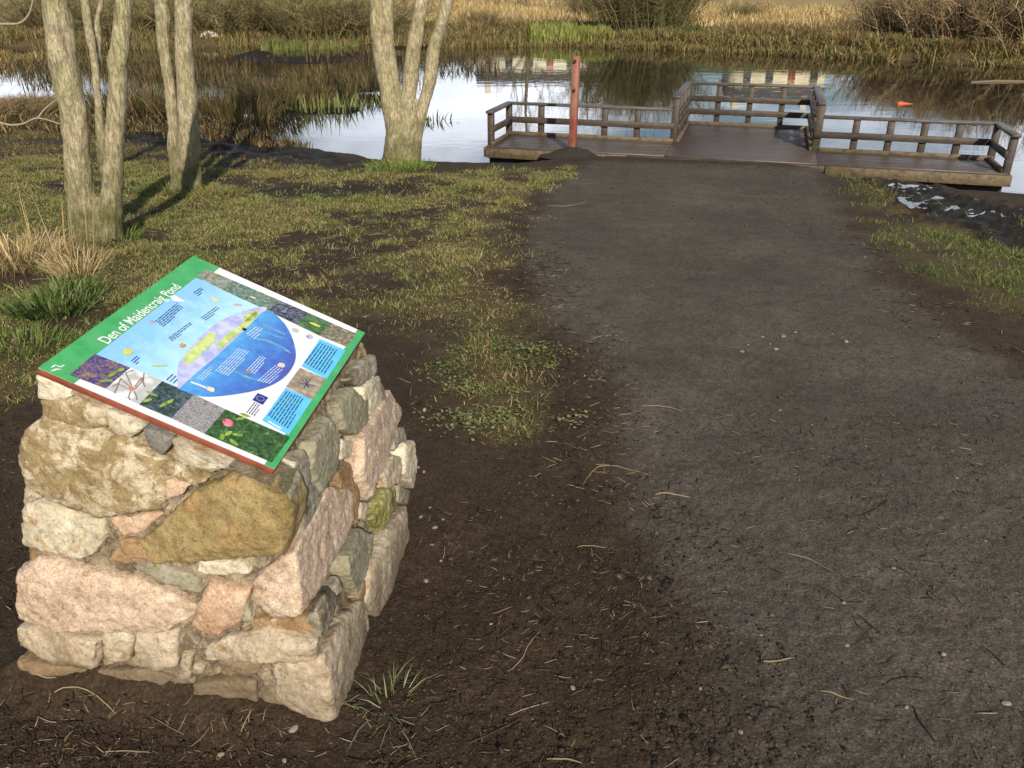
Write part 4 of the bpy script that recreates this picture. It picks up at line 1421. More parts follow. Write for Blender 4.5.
    def words(pts, lines, mat, h=0.0024, fill=0.36):
        """rows of short dashes that stand for print too small to read; pts: quad start, end of first line, end and start of last"""
        q = np.array(Z3(pts))
        mb = MB()
        for i in range(lines):
            f = (i + 0.5) / lines
            a, b = q[0] * (1 - f) + q[3] * f, q[1] * (1 - f) + q[2] * f
            th = np.linalg.norm(q[3] - q[0]) / lines * fill
            dn = (q[3] - q[0]) / np.linalg.norm(q[3] - q[0]) * th / 2
            s = 0.0
            end = 1.0 if i < lines - 1 else random.uniform(0.4, 0.8)
            while s < end - 0.03:
                e = min(s + random.uniform(0.07, 0.22), end)
                p0, p1 = a + (b - a) * s, a + (b - a) * e
                c = [p0 - dn, p1 - dn, p1 + dn, p0 + dn]
                mb.add([(x, -y, h) for x, y in c], [[[3, 2, 1, 0]]])
                s = e + 0.025
        mb.build('text_lines', mat, root)
    navy, pale = ink('navy_ink', (0.03, 0.05, 0.20)), ink('pale_ink', (0.62, 0.72, 0.86))
    words([(382, 232), (445, 180), (470, 198), (408, 250)], 5, navy)
    words([(420, 280), (482, 234), (494, 246), (432, 292)], 3, navy)
    words([(512, 222), (555, 190), (575, 200), (528, 232)], 3, navy)
    words([(490, 150), (512, 136), (528, 146), (508, 162)], 3, navy)
    words([(312, 345), (330, 330), (350, 340), (332, 358)], 3, navy)
    words([(412, 398), (430, 382), (456, 395), (440, 412)], 3, navy)
    words([(805, 350), (850, 292), (912, 318), (868, 384)], 8, navy)
    words([(702, 500), (756, 430), (816, 456), (762, 540)], 8, navy)
    words([(552, 374), (620, 308), (660, 322), (592, 390)], 6, pale)
    words([(640, 372), (682, 330), (706, 340), (668, 384)], 4, pale)
    words([(672, 402), (724, 356), (756, 374), (710, 412)], 5, pale)
    words([(640, 268), (670, 246), (700, 258), (668, 284)], 4, pale)
    words([(575, 240), (605, 218), (612, 226), (585, 248)], 2, pale)
    words([(500, 395), (540, 360), (556, 370), (520, 402)], 3, pale)
    words([(640, 492), (664, 462), (690, 474), (668, 504)], 4, navy)
    words([(692, 512), (700, 508), (758, 536), (752, 548)], 1, ink('white_ink', (0.8, 0.8, 0.8)), 0.0026, 0.6)
    # emblem of stars on a blue field, and two small round badges
    flat('blue_flag', Z3([(660, 456), (676, 436), (706, 449), (690, 470)]), ink('flag_blue', (0.015, 0.04, 0.30)), 0.0012)
    c = np.array(Z3([(683, 453)])[0])
    mb = MB()
    for k in range(12):
        a = k / 12 * 2 * math.pi
        u, v = c[0] + 0.0085 * math.cos(a), c[1] + 0.0085 * math.sin(a)
        s = []
        for j in range(10):
            r_ = 0.0017 if j % 2 == 0 else 0.0008
            s.append((u + r_ * math.sin(j * math.pi / 5), -(v - r_ * math.cos(j * math.pi / 5)), 0.0020))
        s.append((u, -v, 0.0020))
        mb.add(s, [[[10, (j + 1) % 10, j] for j in range(10)]])
    mb.build('stars', ink('star_yellow', (0.75, 0.60, 0.05)), root)

    def disc(cp, ru, rv, mat, h, name, nseg=18, wob=0.0, rot=0.0):
        ru, rv = ru * 0.72, rv * 0.72
        u, v = Z3([cp])[0]
        pts = []
        for k in range(nseg):
            a = k / nseg * 2 * math.pi
            m = 1 + wob * random.uniform(-1, 1)
            x, y = ru * math.cos(a) * m, rv * math.sin(a) * m
            pts.append((u + x * math.cos(rot) - y * math.sin(rot), v + x * math.sin(rot) + y * math.cos(rot)))
        return flat(name, pts, mat, h)
    grey_i = ink('badge_grey', (0.45, 0.45, 0.52), (0.62, 0.62, 0.66), 90)
    disc((783, 258), 0.018, 0.013, grey_i, 0.0012, 'round_badge')
    disc((823, 276), 0.018, 0.013, ink('badge_violet', (0.30, 0.28, 0.52), (0.6, 0.58, 0.7), 90), 0.0012, 'round_badge')
    # drawn creatures and flowers
    yel, white_, red_, leaf_ = ink('yellow_ink', (0.80, 0.68, 0.06), (0.62, 0.60, 0.10), 60), ink('white_ink', (0.80, 0.80, 0.80)), ink('rust_ink', (0.50, 0.16, 0.07), (0.62, 0.36, 0.2), 50), ink('leaf_ink', (0.16, 0.32, 0.04), (0.34, 0.48, 0.08), 40)
    disc((306, 320), 0.017, 0.013, yel, 0.0024, 'printed_flower', 16, 0.2)
    disc((462, 302), 0.013, 0.010, red_, 0.0024, 'printed_animal', 12, 0.2)
    disc((376, 234), 0.008, 0.007, ink('pink_ink', (0.6, 0.3, 0.3)), 0.0024, 'printed_flower', 12, 0.2)
    flat('printed_bird', Z3([(425, 162), (440, 158), (452, 166), (472, 178), (452, 178), (436, 176)]), white_, 0.0024)
    disc((555, 172), 0.012, 0.016, ink('pale_yellow_ink', (0.72, 0.70, 0.40)), 0.0024, 'printed_flower', 12, 0.25)
    disc((618, 186), 0.018, 0.007, ink('soft_red_ink', (0.70, 0.38, 0.36)), 0.0024, 'printed_animal', 14, 0.15, 0.9)
    disc((742, 358), 0.016, 0.012, ink('flesh_ink', (0.72, 0.48, 0.36), (0.78, 0.62, 0.5), 60), 0.0024, 'printed_animal', 16, 0.1)
    disc((648, 376), 0.013, 0.009, ink('brown_ink', (0.42, 0.22, 0.12), (0.3, 0.2, 0.3), 60), 0.0024, 'printed_animal', 12, 0.2)
    disc((540, 426), 0.013, 0.014, ink('cream_ink', (0.78, 0.74, 0.5)), 0.0024, 'printed_animal', 14, 0.15)
    flat('printed_animal', Z3([(486, 404), (520, 416), (534, 422), (530, 426), (512, 418), (484, 408)]), white_, 0.0024)
    disc((637, 256), 0.010, 0.008, ink('black_ink', (0.01, 0.012, 0.01)), 0.0024, 'printed_bird', 12, 0.25)
    disc((396, 360), 0.026, 0.005, ink('stalk_ink', (0.5, 0.56, 0.25)), 0.0024, 'printed_reeds', 14, 0.3, 0.7)
    disc((590, 522), 0.017, 0.017, ink('rose_ink', (0.62, 0.05, 0.16), (0.75, 0.30, 0.38), 70), 0.0024, 'rose', 16, 0.12)
    for (x, y, r_) in ((592, 552, .2), (618, 556, 1.2), (608, 578, 2.0), (626, 510, .6), (574, 562, 2.8), (640, 500, 1.4)):
        disc((x, y), 0.017, 0.007, leaf_, 0.0020, 'printed_leaf', 10, 0.1, r_)
    for (x, y, r_) in ((360, 458, 0.4), (376, 440, 1.6), (408, 470, 0.2), (424, 462, .2), (262, 384, .1), (284, 372, .3), (246, 402, .6)):
        disc((x, y), 0.019, 0.006, leaf_, 0.0020, 'printed_leaf', 10, 0.1, r_)
    disc((838, 242), 0.022, 0.009, yel, 0.0020, 'printed_bird', 14, 0.12, 1.5)
    disc((548, 104), 0.014, 0.007, red_, 0.0020, 'printed_bird', 12, 0.2, 1.5)
    disc((938, 240 - 4), 0.0001, 0.0001, white_, 0.0020, 'dot') if False else None
    disc((940 - 190, 205), 0.012, 0.009, ink('slate_ink', (0.22, 0.24, 0.36)), 0.0020, 'printed_bird', 12, 0.2)
    disc((662, 163 + 2), 0.012, 0.005, white_, 0.0020, 'printed_bird', 12, 0.2, 1.3)
    # the long-legged creature of the sketch
    disc((318, 424), 0.012, 0.009, red_, 0.0022, 'printed_animal', 14, 0.15)
    legs = MB()
    for pts in ([(312, 420), (286, 396), (268, 438)], [(316, 416), (300, 380), (322, 372)], [(326, 418), (346, 394), (354, 420)], [(314, 432), (308, 448), (312, 458)], [(324, 432), (330, 446), (332, 458)], [(308, 426), (276, 410), (262, 420)], [(328, 424), (350, 400), (352, 380)]):
        q = np.array(Z3(pts))
        for a, b in zip(q[:-1], q[1:]):
            d = b - a
            nrm = np.array([-d[1], d[0]]) / np.linalg.norm(d) * 0.0011
            c = [a - nrm, b - nrm, b + nrm, a + nrm]
            legs.add([(x, -y, 0.0022) for x, y in c], [[[0, 1, 2, 3]]])
    legs.build('printed_legs', ink('leg_ink', (0.25, 0.18, 0.16)), root)
    fl = MB()
    for pts in ([(792, 408), (836, 416)], [(812, 396), (818, 424)], [(800, 398), (826, 424)], [(806, 424), (824, 398)]):
        a, b = np.array(Z3(pts))
        d = b - a
        nrm = np.array([-d[1], d[0]]) / np.linalg.norm(d) * 0.0014
        fl.add([(x, -y, 0.0022) for x, y in (a - nrm, b - nrm, b + nrm, a + nrm)], [[[0, 1, 2, 3]]])
    fl.build('printed_insect', ink('insect_ink', (0.06, 0.08, 0.14)), root)
    # title
    cu = bpy.data.curves.new('title_text', 'FONT')
    cu.body = 'Den of Maidencraig Pond'
    cu.size = 0.05
    cu.offset = 0.0005
    cu.materials.append(ink('title_white', (0.86, 0.86, 0.86)))
    o = bpy.data.objects.new('title_text', cu)
    COL.objects.link(o)
    o.parent = root
    bpy.context.view_layer.update()
    (u0, v0), (u1, v1) = Z3([(207, 280), (440, 128)])
    s = (u1 - u0) / max(0.01, o.dimensions.x)
    o.scale = (s, s * 1.05, 1)
    o.location = (u0, -vg * 0.70, 0.0010)
    bpy.context.view_layer.update()
    tme = bpy.data.meshes.new_from_object(o.evaluated_get(bpy.context.evaluated_depsgraph_get()))
    loc, scl = o.location.copy(), o.scale.copy()
    bpy.data.objects.remove(o)
    tme.name = 'title_text'
    o = link('title_text', tme, None, root, loc)
    o.scale = scl
    # small council style roundel at the foot of the band: plain white leaf strokes
    mb = MB()
    u, v = Z3([(106, 364)])[0]
    for k, (du, dv, l, rot) in enumerate([(-.012, 0, .016, .5), (-.004, .003, .018, .9), (.006, 0, .016, 1.3), (.013, .004, .012, .2), (0, -.008, .02, 0.05)]):
        c_, s_ = math.cos(rot), math.sin(rot)
        pts = [(-l / 2, 0), (0, .0022), (l / 2, 0), (0, -.0022)]
        mb.add([(u + du + x * c_ - y * s_, -(v + dv + x * s_ + y * c_), 0.0010) for x, y in pts], [[[0, 1, 2, 3]]])
    mb.build('white_emblem', white_, root)


build_panel()

# ------------------------------------------------------------------ grass, weeds and litter
GREEN = np.array([(0.165, 0.235, 0.050), (0.125, 0.18, 0.040), (0.21, 0.26, 0.075), (0.29, 0.285, 0.105), (0.085, 0.130, 0.034)])
HAY = np.array([(0.50, 0.37, 0.18), (0.38, 0.28, 0.13), (0.58, 0.45, 0.24), (0.26, 0.18, 0.085)])


def pick(pal, n, jit=0.2):
    return pal[RNG.integers(0, len(pal), n)] * RNG.uniform(1 - jit, 1 + jit, (n, 1))


def cairn_mask(P):
    return sdist(P, [FL - 0.03, FR, BR, BL]) > -0.02


def sample_region(poly, n, dens=None):
    poly = np.array(poly)[:, :2]
    lo, hi = poly.min(0), poly.max(0)
    lo, hi = np.maximum(lo, [-11, 1.2]), np.minimum(hi, [12, 16.5])
    P = RNG.uniform(lo, hi, (n, 2))
    return P


def turf(name, poly, n, seed, straw=0.18, lo=0.38, hi=0.60, label='grass', tone=1.0):
    P = sample_region(poly, n)
    # only what the camera could see, with a wide margin
    P = P[np.abs(P[:, 0]) < P[:, 1] * 0.78 + 1.2]
    sdv = sdist(P, poly) + (fbm(P * 3, 4, 41) - 0.5) * 0.55 + (fbm(P * 14, 3, 42) - 0.5) * 0.25
    dn = sstep(lo, hi, fbm(P * 2.4, 4, 52)) * 0.75 + 0.25 * sstep(0.40, 0.65, fbm(P * 9, 3, seed + 1))
    dn *= 0.35 + 0.65 * sstep(0.36, 0.52, fbm(P * 7.0, 4, seed + 9))
    dn *= sstep(-0.15, 0.55, sdv + (fbm(P * 5, 3, seed + 11) - 0.5) * 0.8) * (1 - 0.85 * sstep(-0.1, 0.1, sdist(P, DARK_STRIP))) * (1 - 0.9 * sstep(-0.2, 0.2, sdist(P, BANK_W) + (fbm(P * 3, 3, 9) - .5) * .4))
    dn *= 1 - 0.6 * sstep(0, 0.1, sdist(P, WET_E))
    dn *= sstep(0.05, 0.35, y_near(P[:, 0]) - P[:, 1])
    keep = (RNG.uniform(0, 1, len(P)) < dn) & ~cairn_mask(P)
    P = P[keep]
    m = len(P)
    z = terrain(np.column_stack([P, np.zeros(m)]))
    d = np.hypot(P[:, 0], P[:, 1])
    tuft = sstep(0.42, 0.66, fbm(P * 5.5, 3, seed + 7))
    ln = (0.45 + 0.9 * tuft) * RNG.uniform(0.014, 0.042, m) * (0.75 + 0.06 * d) * (0.6 + 0.8 * fbm(P * 3.1, 3, seed + 2))
    a = RNG.uniform(0, 2 * np.pi, m)
    lean = RNG.uniform(0.3, 1.3, m)
    tip = np.column_stack([P[:, 0] + np.cos(a) * ln * lean, P[:, 1] + np.sin(a) * ln * lean, z + ln * RNG.uniform(0.35, 0.9, m)])
    hueN = fbm(P * 1.1 + 40, 3, seed + 3)[:, None]
    c = pick(GREEN, m) * (1 - 0.0) + (hueN - 0.5) * np.array([0.12, 0.07, 0.02])
    st_ = RNG.uniform(0, 1, m) < straw * (0.4 + 1.4 * fbm(P * 1.7, 3, seed + 4))
    c[st_] = pick(HAY, st_.sum()) * 0.85
    c = np.clip(c, 0.01, 1) * tone * np.array([1.06, 1.06, 1.05])
    wd = RNG.uniform(0.0018, 0.0038, m) * (0.6 + 0.15 * d)
    mb = MB().blades(np.column_stack([P, z - 0.004]), tip, wd, c, 0.18)
    o = mb.build(name, BLADE)
    tag(o, label, 'grass', None, 'stuff')
    return o


turf('short_grass', GRASS_W, 1100000, 80, 0.42, 0.32, 0.54, 'short patchy olive grass worn to bare earth left of the path')
turf('verge_grass', GRASS_E, 150000, 90, 0.10, 0.40, 0.58, 'short green grass on the muddy verge right of the path', 0.8)


def clump(name, px, py, n, r, hgt, pal, label, cat, width=0.006, lean=0.9, bend=0.15, mat=None, kind=None, group=None, tippal=None, zoff=0.0, rx=None, base=None):
    p = on_ground(px, py) if base is None else np.array(base)
    a = RNG.uniform(0, 2 * np.pi, n)
    rad = r * np.sqrt(RNG.uniform(0, 1, n))
    sx = rx or 1.0
    B = np.column_stack([p[0] + np.cos(a) * rad * sx, p[1] + np.sin(a) * rad, np.zeros(n)])
    B[:, 2] = terrain(B) - 0.005 + zoff
    ln = hgt * RNG.uniform(0.45, 1.1, n)
    out = lean * (rad / r * 0.8 + 0.25) * RNG.uniform(0.4, 1.4, n)
    aa = a + RNG.normal(0, 0.5, n)
    T = B + np.column_stack([np.cos(aa) * out * ln, np.sin(aa) * out * ln, ln * np.clip(1.05 - 0.5 * out, 0.15, 1)])
    c = pick(np.array(pal), n)
    tc = None if tippal is None else pick(np.array(tippal), n)
    mb = MB().blades(B, T, np.full(n, width) * RNG.uniform(0.6, 1.3, n), c, bend, tc)
    o = mb.build(name, mat or BLADE, None, False, (p[0], p[1], B[:, 2].min()))
    return tag(o, label, cat, group, kind)


turf('bank_turf', [on_ground(*p) for p in [(-400, 200), (-400, 112), (40, 112), (150, 122), (240, 140), (330, 160), (350, 176), (200, 180), (60, 170)]], 260000, 70, 0.6, 0.40, 0.58,
     'thin dark trampled growth on the muddy bank behind the trees', 0.62)
for k, (px, e, r, h) in enumerate([(470, 3.0, 0.7, 0.55), (520, 5.0, 0.8, 0.6), (560, 3.0, 0.6, 0.5), (752, 3.5, 0.9, 0.75), (775, 5.0, 0.8, 0.7), (795, 2.8, 0.7, 0.6), (820, 4.2, 0.9, 0.75), (850, 2.6, 0.7, 0.6), (725, 2.4, 0.7, 0.55), (890, 2.2, 0.6, 0.5), (955, 1.9, 0.7, 0.5), (1005, 1.9, 0.7, 0.5)]):
    yy = 33.0
    for _ in range(4):
        xx = at_y(px, 30, yy)[0]
        yy = float(y_far(xx)) + e
    clump('bank_tussock', 0, 0, 420, r, h, [(0.34, 0.24, 0.11), (0.26, 0.17, 0.075), (0.42, 0.31, 0.15), (0.18, 0.13, 0.06)], 'tawny grass tussock on the far bank of the pond', 'grass tussock', 0.028, 0.8, 0.25, None, group='grass tussocks on the far bank', base=(xx, yy, 0))
STRAWP = [(0.55, 0.42, 0.22), (0.44, 0.32, 0.15), (0.62, 0.49, 0.28), (0.34, 0.24, 0.11)]
clump('straw_tussock', 14, 262, 900, 0.34, 0.24, STRAWP, 'collapsed heap of dry straw at the left edge beside the nearest tree', 'dead grass', 0.006, 1.5, 0.30, STRAW, rx=1.1)
clump('straw_tussock', 76, 272, 260, 0.15, 0.24, STRAWP, 'dry straw tussock leaning at the foot of the nearest tree', 'dead grass', 0.006, 1.1, 0.2, STRAW)
clump('dry_stalks', 48, 262, 26, 0.30, 0.62, STRAWP, 'tall dead straw stalks standing in the straw heap', 'dead grass', 0.009, 0.35, 0.03, STRAW, rx=1.4)
LEAFY = [(0.12, 0.17, 0.045), (0.18, 0.23, 0.07), (0.07, 0.11, 0.03), (0.26, 0.28, 0.11)]
clump('leafy_weed', 52, 312, 330, 0.20, 0.21, LEAFY, 'broad leaved green weed clump left of the panel', 'weed', 0.011, 0.95, 0.22)
clump('leafy_weed', 78, 296, 200, 0.15, 0.18, LEAFY, 'darker green weed clump below the dry straw', 'weed', 0.010, 0.95, 0.22)
clump('grass_tuft', 22, 348, 260, 0.26, 0.13, GREEN, 'rough green grass tuft at the left edge beside the panel', 'grass', 0.006, 1.1, 0.2)
clump('grass_tuft', 120, 238, 260, 0.16, 0.13, GREEN, 'bright grass tuft at the right foot of the twin stemmed tree', 'grass', 0.007, 1.0, 0.2)
clump('grass_tuft', 168, 192, 380, 0.32, 0.13, GREEN, 'green grass tuft left of the lone trunk', 'grass', 0.008, 1.0, 0.2)
clump('grass_tuft', 215, 196, 300, 0.26, 0.14, np.array([(0.24, 0.22, 0.07), (0.30, 0.25, 0.10), (0.16, 0.18, 0.05)]), 'yellowish grass tuft right of the lone trunk', 'grass', 0.008, 1.0, 0.2)
clump('grass_tuft', 400, 168, 700, 0.42, 0.13, GREEN * 1.15, 'bright green grass ringing the foot of the four stemmed tree', 'grass', 0.010, 0.9, 0.2)
clump('foot_weed', 388, 700, 60, 0.07, 0.075, [(0.27, 0.30, 0.15), (0.35, 0.37, 0.21), (0.18, 0.21, 0.09)], 'sparse pale green weed at the foot of the cairn corner', 'weed', 0.0030, 1.6, 0.12)

# round leaved weeds in two bright patches
def leaf_patch(name, px, py, n, r, label, pal, size=0.0075, rx=1.0):
    p = on_ground(px, py)
    a, rad = RNG.uniform(0, 2 * np.pi, n), r * np.sqrt(RNG.uniform(0, 1, n)) * RNG.uniform(0.7, 1.25, n)
    B = np.column_stack([p[0] + np.cos(a) * rad * rx, p[1] + np.sin(a) * rad])
    B = B[fbm(B * 7, 4, 4) > 0.52]
    n = len(B)
    z = terrain(B) + RNG.uniform(0.002, 0.03, n)
    k = 7
    ang = np.arange(k) / k * 2 * np.pi
    s = size * RNG.uniform(0.5, 1.2, n)
    tx, ty = RNG.normal(0, 0.35, n), RNG.normal(0, 0.35, n)
    dx, dy = np.cos(ang)[None] * s[:, None], np.sin(ang)[None] * s[:, None] * 0.75
    V = np.stack([B[:, :1] + dx, B[:, 1:] + dy, z[:, None] + dx * tx[:, None] + dy * ty[:, None]], -1)
    V = np.concatenate([V, np.column_stack([B, z - 0.002])[:, None]], 1).reshape(-1, 3)
    i = np.arange(n)[:, None] * (k + 1)
    f = np.concatenate([i + np.array([[k, j, (j + 1) % k]]) for j in range(k)])
    c = np.repeat(pick(np.array(pal), n), k + 1, 0)
    o = MB().add(V, [f], c).build(name, BLADE)
    tag(o, label, 'ground cover', None, 'stuff')


leaf_patch('round_leaved_weed', 500, 408, 1800, 0.33, 'pale green round leaved ground cover between grass and bare earth', [(0.20, 0.21, 0.09), (0.27, 0.27, 0.13), (0.14, 0.15, 0.06)])
leaf_patch('clover_patch', 500, 365, 1300, 0.36, 'bright green clover patch beside the path', [(0.12, 0.16, 0.045), (0.17, 0.20, 0.06), (0.22, 0.23, 0.10)])

# loose straw, bark and leaf scraps
def litter(name, polys, n, label, scale=1.0, seed=0):
    rng = np.random.default_rng(seed)
    P = []
    for poly, w in polys:
        q = np.array([on_ground(*p)[:2] for p in poly])
        lo, hi = q.min(0), q.max(0)
        S = rng.uniform(lo, hi, (int(n * w * 3), 2))
        S = S[sdist(S, q) + rng.normal(0, 0.12, len(S)) > 0][:int(n * w)]
        P.append(S)
    P = np.vstack(P)
    P = P[(fbm(P * 4, 3, seed + 6) > rng.uniform(0.3, 0.62, len(P))) & ~cairn_mask(P)]
    n = len(P)
    k = 4
    t = np.linspace(-0.5, 0.5, k)
    d = np.hypot(P[:, 0], P[:, 1])
    L = np.exp(rng.normal(math.log(0.019), 0.6, n)) * scale * (0.8 + 0.08 * d)
    a = rng.uniform(0, 2 * np.pi, n)
    curve = rng.normal(0, 0.09, n)
    X = P[:, :1] + np.cos(a)[:, None] * t * L[:, None] - np.sin(a)[:, None] * (t * t) * L[:, None] * curve[:, None] * 2
    Y = P[:, 1:] + np.sin(a)[:, None] * t * L[:, None] + np.cos(a)[:, None] * (t * t) * L[:, None] * curve[:, None] * 2
    Zz = terrain(np.column_stack([X.ravel(), Y.ravel()])).reshape(n, k) + 0.0015 + rng.uniform(0, 0.003, (n, 1))
    R = np.minimum(0.0006 + 0.03 * L, 0.0016)[:, None] * (1 - 0.6 * np.abs(t) * 1.2)[None] * rng.uniform(0.6, 1.2, (n, 1)) * (0.75 + 0.08 * d[:, None])
    pal = np.array([(0.36, 0.285, 0.175), (0.24, 0.18, 0.105), (0.10, 0.075, 0.045), (0.045, 0.034, 0.023), (0.02, 0.015, 0.011), (0.018, 0.014, 0.010)])
    c = pal[rng.integers(0, len(pal), n)] * rng.uniform(0.7, 1.15, (n, 1))
    o = MB().tubes(np.stack([X, Y, Zz], -1), R, 4, True, c).build(name, STRAW)
    tag(o, label, 'plant litter', None, 'stuff')


litter('plant_litter', [([(430, 420), (610, 400), (720, 560), (720, 767), (380, 767), (440, 600)], 0.62), ([(0, 690), (320, 720), (420, 767), (0, 767)], 0.2),
                        ([(700, 420), (1024, 400), (1024, 767), (720, 767)], 0.22), ([(540, 240), (620, 330), (640, 480), (560, 430), (500, 320)], 0.35),
                        ([(850, 230), (1024, 340), (1024, 420), (900, 330)], 0.15), ([(0, 440), (20, 440), (20, 700), (0, 720)], 0.06)], 3600,
       'scraps of straw, bark and leaf strewn over the bare earth and path', 1.0, 3)
litter('grass_litter', [([(0, 250), (380, 200), (520, 200), (540, 400), (400, 420), (370, 330), (180, 260), (30, 400), (0, 400)], 1.0)], 2600, 'dead stalks lying in the worn grass', 1.5, 13)

TW = [  # pixel polyline, radius, pale or dark, label
    ([(788, 554), (812, 562), (833, 575)], 0.0034, 1, 'long pale twig lying alone on the gravel at right'),
    ([(508, 668), (522, 654), (528, 642), (540, 629)], 0.0030, 1, 'pale curved twig on the earth right of the cairn weed'),
    ([(583, 486), (592, 472), (606, 466), (630, 470), (650, 476)], 0.0032, 1, 'bent straw stalk at the edge of the gravel'),
    ([(642, 408), (662, 407), (681, 411)], 0.0034, 1, 'straight pale twig across the middle of the path'),
    ([(762, 668), (776, 667), (791, 664)], 0.0050, 1, 'thick short pale twig in the lower path'),
    ([(819, 697), (836, 701), (852, 706)], 0.0040, 1, 'stout pale twig near the bottom of the path'),
    ([(858, 517), (872, 513), (887, 503)], 0.0040, 0, 'dark curled twig on the right of the path'),
    ([(548, 206), (568, 206), (584, 203), (588, 198)], 0.0060, 1, 'yellow stick lying at the top left of the path'),
    ([(912, 711), (920, 728), (935, 747)], 0.0036, 0, 'dark bent twig at the lower right'),
    ([(985, 653), (994, 660), (1003, 669)], 0.0030, 0, 'short dark twig at the right edge'),
    ([(56, 697), (70, 695), (92, 700), (116, 715)], 0.0040, 1, 'pale stick lying before the cairn'),
    ([(104, 747), (128, 746), (150, 748)], 0.0030, 1, 'thin pale stick at the lower left'),
    ([(33, 682), (46, 686), (60, 688)], 0.0046, 1, 'stubby pale stick at the left foot of the cairn'),
    ([(509, 711), (528, 704), (549, 698)], 0.0028, 1, 'thin straw left of the path foot'),
    ([(547, 757), (566, 756), (582, 760)], 0.0044, 1, 'pale broken stick at the bottom edge'),
    ([(795, 584), (822, 590), (842, 604)], 0.0028, 0, 'dark wiry twig below the long pale twig'),
    ([(655, 495), (668, 494), (690, 498)], 0.0050, 1, 'split yellow straw piece on the path edge'),
    ([(630, 643), (650, 648), (666, 640)], 0.0028, 0, 'dark forked twig among the leaf scraps'),
    ([(577, 548), (592, 546), (607, 548)], 0.0028, 1, 'small pale straw on the earth left of the path'),
    ([(640, 655), (642, 640), (632, 660)], 0.0022, 0, 'tiny hooked dark twig among the leaf scraps'),
]
for pts, r, pale_, lab in TW:
    r = r * 0.46
    q = np.array([on_ground(*p) for p in pts])
    q = smooth_path(q, 9)
    q[:, 2] = terrain(q) + r * 0.7 + 0.002
    c = np.array([[0.26, 0.205, 0.13]]) if pale_ else np.array([[0.045, 0.032, 0.022]])
    c = c * random.uniform(0.85, 1.15)
    o = MB().tubes(q[None], (r * np.array([.6, .9, 1, 1.1, .95, 1, .9, .8, .5]))[None], 6, False, c).build('twig', TWIG, None, True, q.mean(0))
    tag(o, lab, 'twig')

# leaf and bark flakes, and the grit of the path
def flakes(name, poly, n, size, pal, label, cat, thr, fs, flat_, seed, soft=0.1):
    rng = np.random.default_rng(seed)
    q = np.array(poly)[:, :2]
    lo, hi = np.maximum(q.min(0), [-6, 1.25]), np.minimum(q.max(0), [7, 11])
    rr = np.sqrt(rng.uniform(0, 1, n))
    S = np.column_stack([rng.uniform(lo[0], hi[0], n), lo[1] + (hi[1] - lo[1]) * rng.uniform(0, 1, n) ** 2.2])
    S = S[(np.abs(S[:, 0]) < S[:, 1] * 0.75 + 0.6)]
    S = S[(sdist(S, q) + rng.normal(0, soft, len(S)) > 0)]
    S = S[(fbm(S * fs, 4, seed) > thr + rng.normal(0, 0.05, len(S))) & ~cairn_mask(S)]
    m = len(S)
    d = np.hypot(S[:, 0], S[:, 1])
    sz = size * np.exp(rng.normal(0, 0.45, m)) * (0.7 + 0.14 * d)
    z = terrain(S)
    o8 = np.array([(1, 0, 0), (0, 1, 0), (-1, 0, 0), (0, -1, 0), (0, 0, 1), (0, 0, -1)], float)
    V = o8[None] * rng.uniform(0.55, 1.2, (m, 6, 1)) * np.array([1, 0.75, flat_])
    V = V + rng.normal(0, 0.16, V.shape) * np.array([1, 1, flat_])
    a = rng.uniform(0, 2 * np.pi, m)
    c_, s_ = np.cos(a)[:, None], np.sin(a)[:, None]
    X, Y = V[..., 0] * c_ - V[..., 1] * s_, V[..., 0] * s_ + V[..., 1] * c_
    V = np.stack([X, Y, V[..., 2]], -1) * sz[:, None, None] + np.column_stack([S, z + sz * flat_ * 0.35])[:, None]
    i = np.arange(m)[:, None] * 6
    f = np.concatenate([i + np.array(t_) for t_ in ((0, 1, 4), (1, 2, 4), (2, 3, 4), (3, 0, 4), (1, 0, 5), (2, 1, 5), (3, 2, 5), (0, 3, 5))])
    pal = np.array(pal)
    c = np.repeat(pal[rng.integers(0, len(pal), m)] * rng.uniform(0.7, 1.3, (m, 1)), 6, 0)
    tag(MB().add(V.reshape(-1, 3), [f], c).build(name, TWIG), label, cat, None, 'stuff')


GRIT = [(0.085, 0.069, 0.052), (0.070, 0.057, 0.043), (0.105, 0.086, 0.066), (0.052, 0.042, 0.032), (0.085, 0.069, 0.052)]
flakes('path_gravel', PATH, 110000, 0.0025, GRIT, 'fine dark grit and small gravel bedded in the path', 'gravel', 0.30, 2.0, 0.6, 5)
flakes('soil_crumbs', [on_ground(*p) for p in [(-80, 400), (40, 400), (420, 430), (600, 400), (720, 767), (800, 900), (-80, 900)]], 60000, 0.0032,
       [(0.040, 0.028, 0.018), (0.052, 0.036, 0.023), (0.028, 0.019, 0.013), (0.062, 0.044, 0.029)], 'crumbs of dark damp soil around the cairn', 'soil', 0.40, 3.0, 0.6, 6)
flakes('leaf_scraps', [on_ground(*p) for p in [(540, 260), (640, 420), (760, 560), (820, 767), (560, 900), (380, 767), (470, 560), (560, 430), (500, 330)]], 9000, 0.0060,
       [(0.028, 0.020, 0.013), (0.06, 0.044, 0.026), (0.09, 0.065, 0.038), (0.018, 0.014, 0.010), (0.022, 0.016, 0.011)], 'dark broken leaf and bark scraps gathered along the path edge', 'plant litter', 0.50, 3.5, 0.22, 8, 0.15)


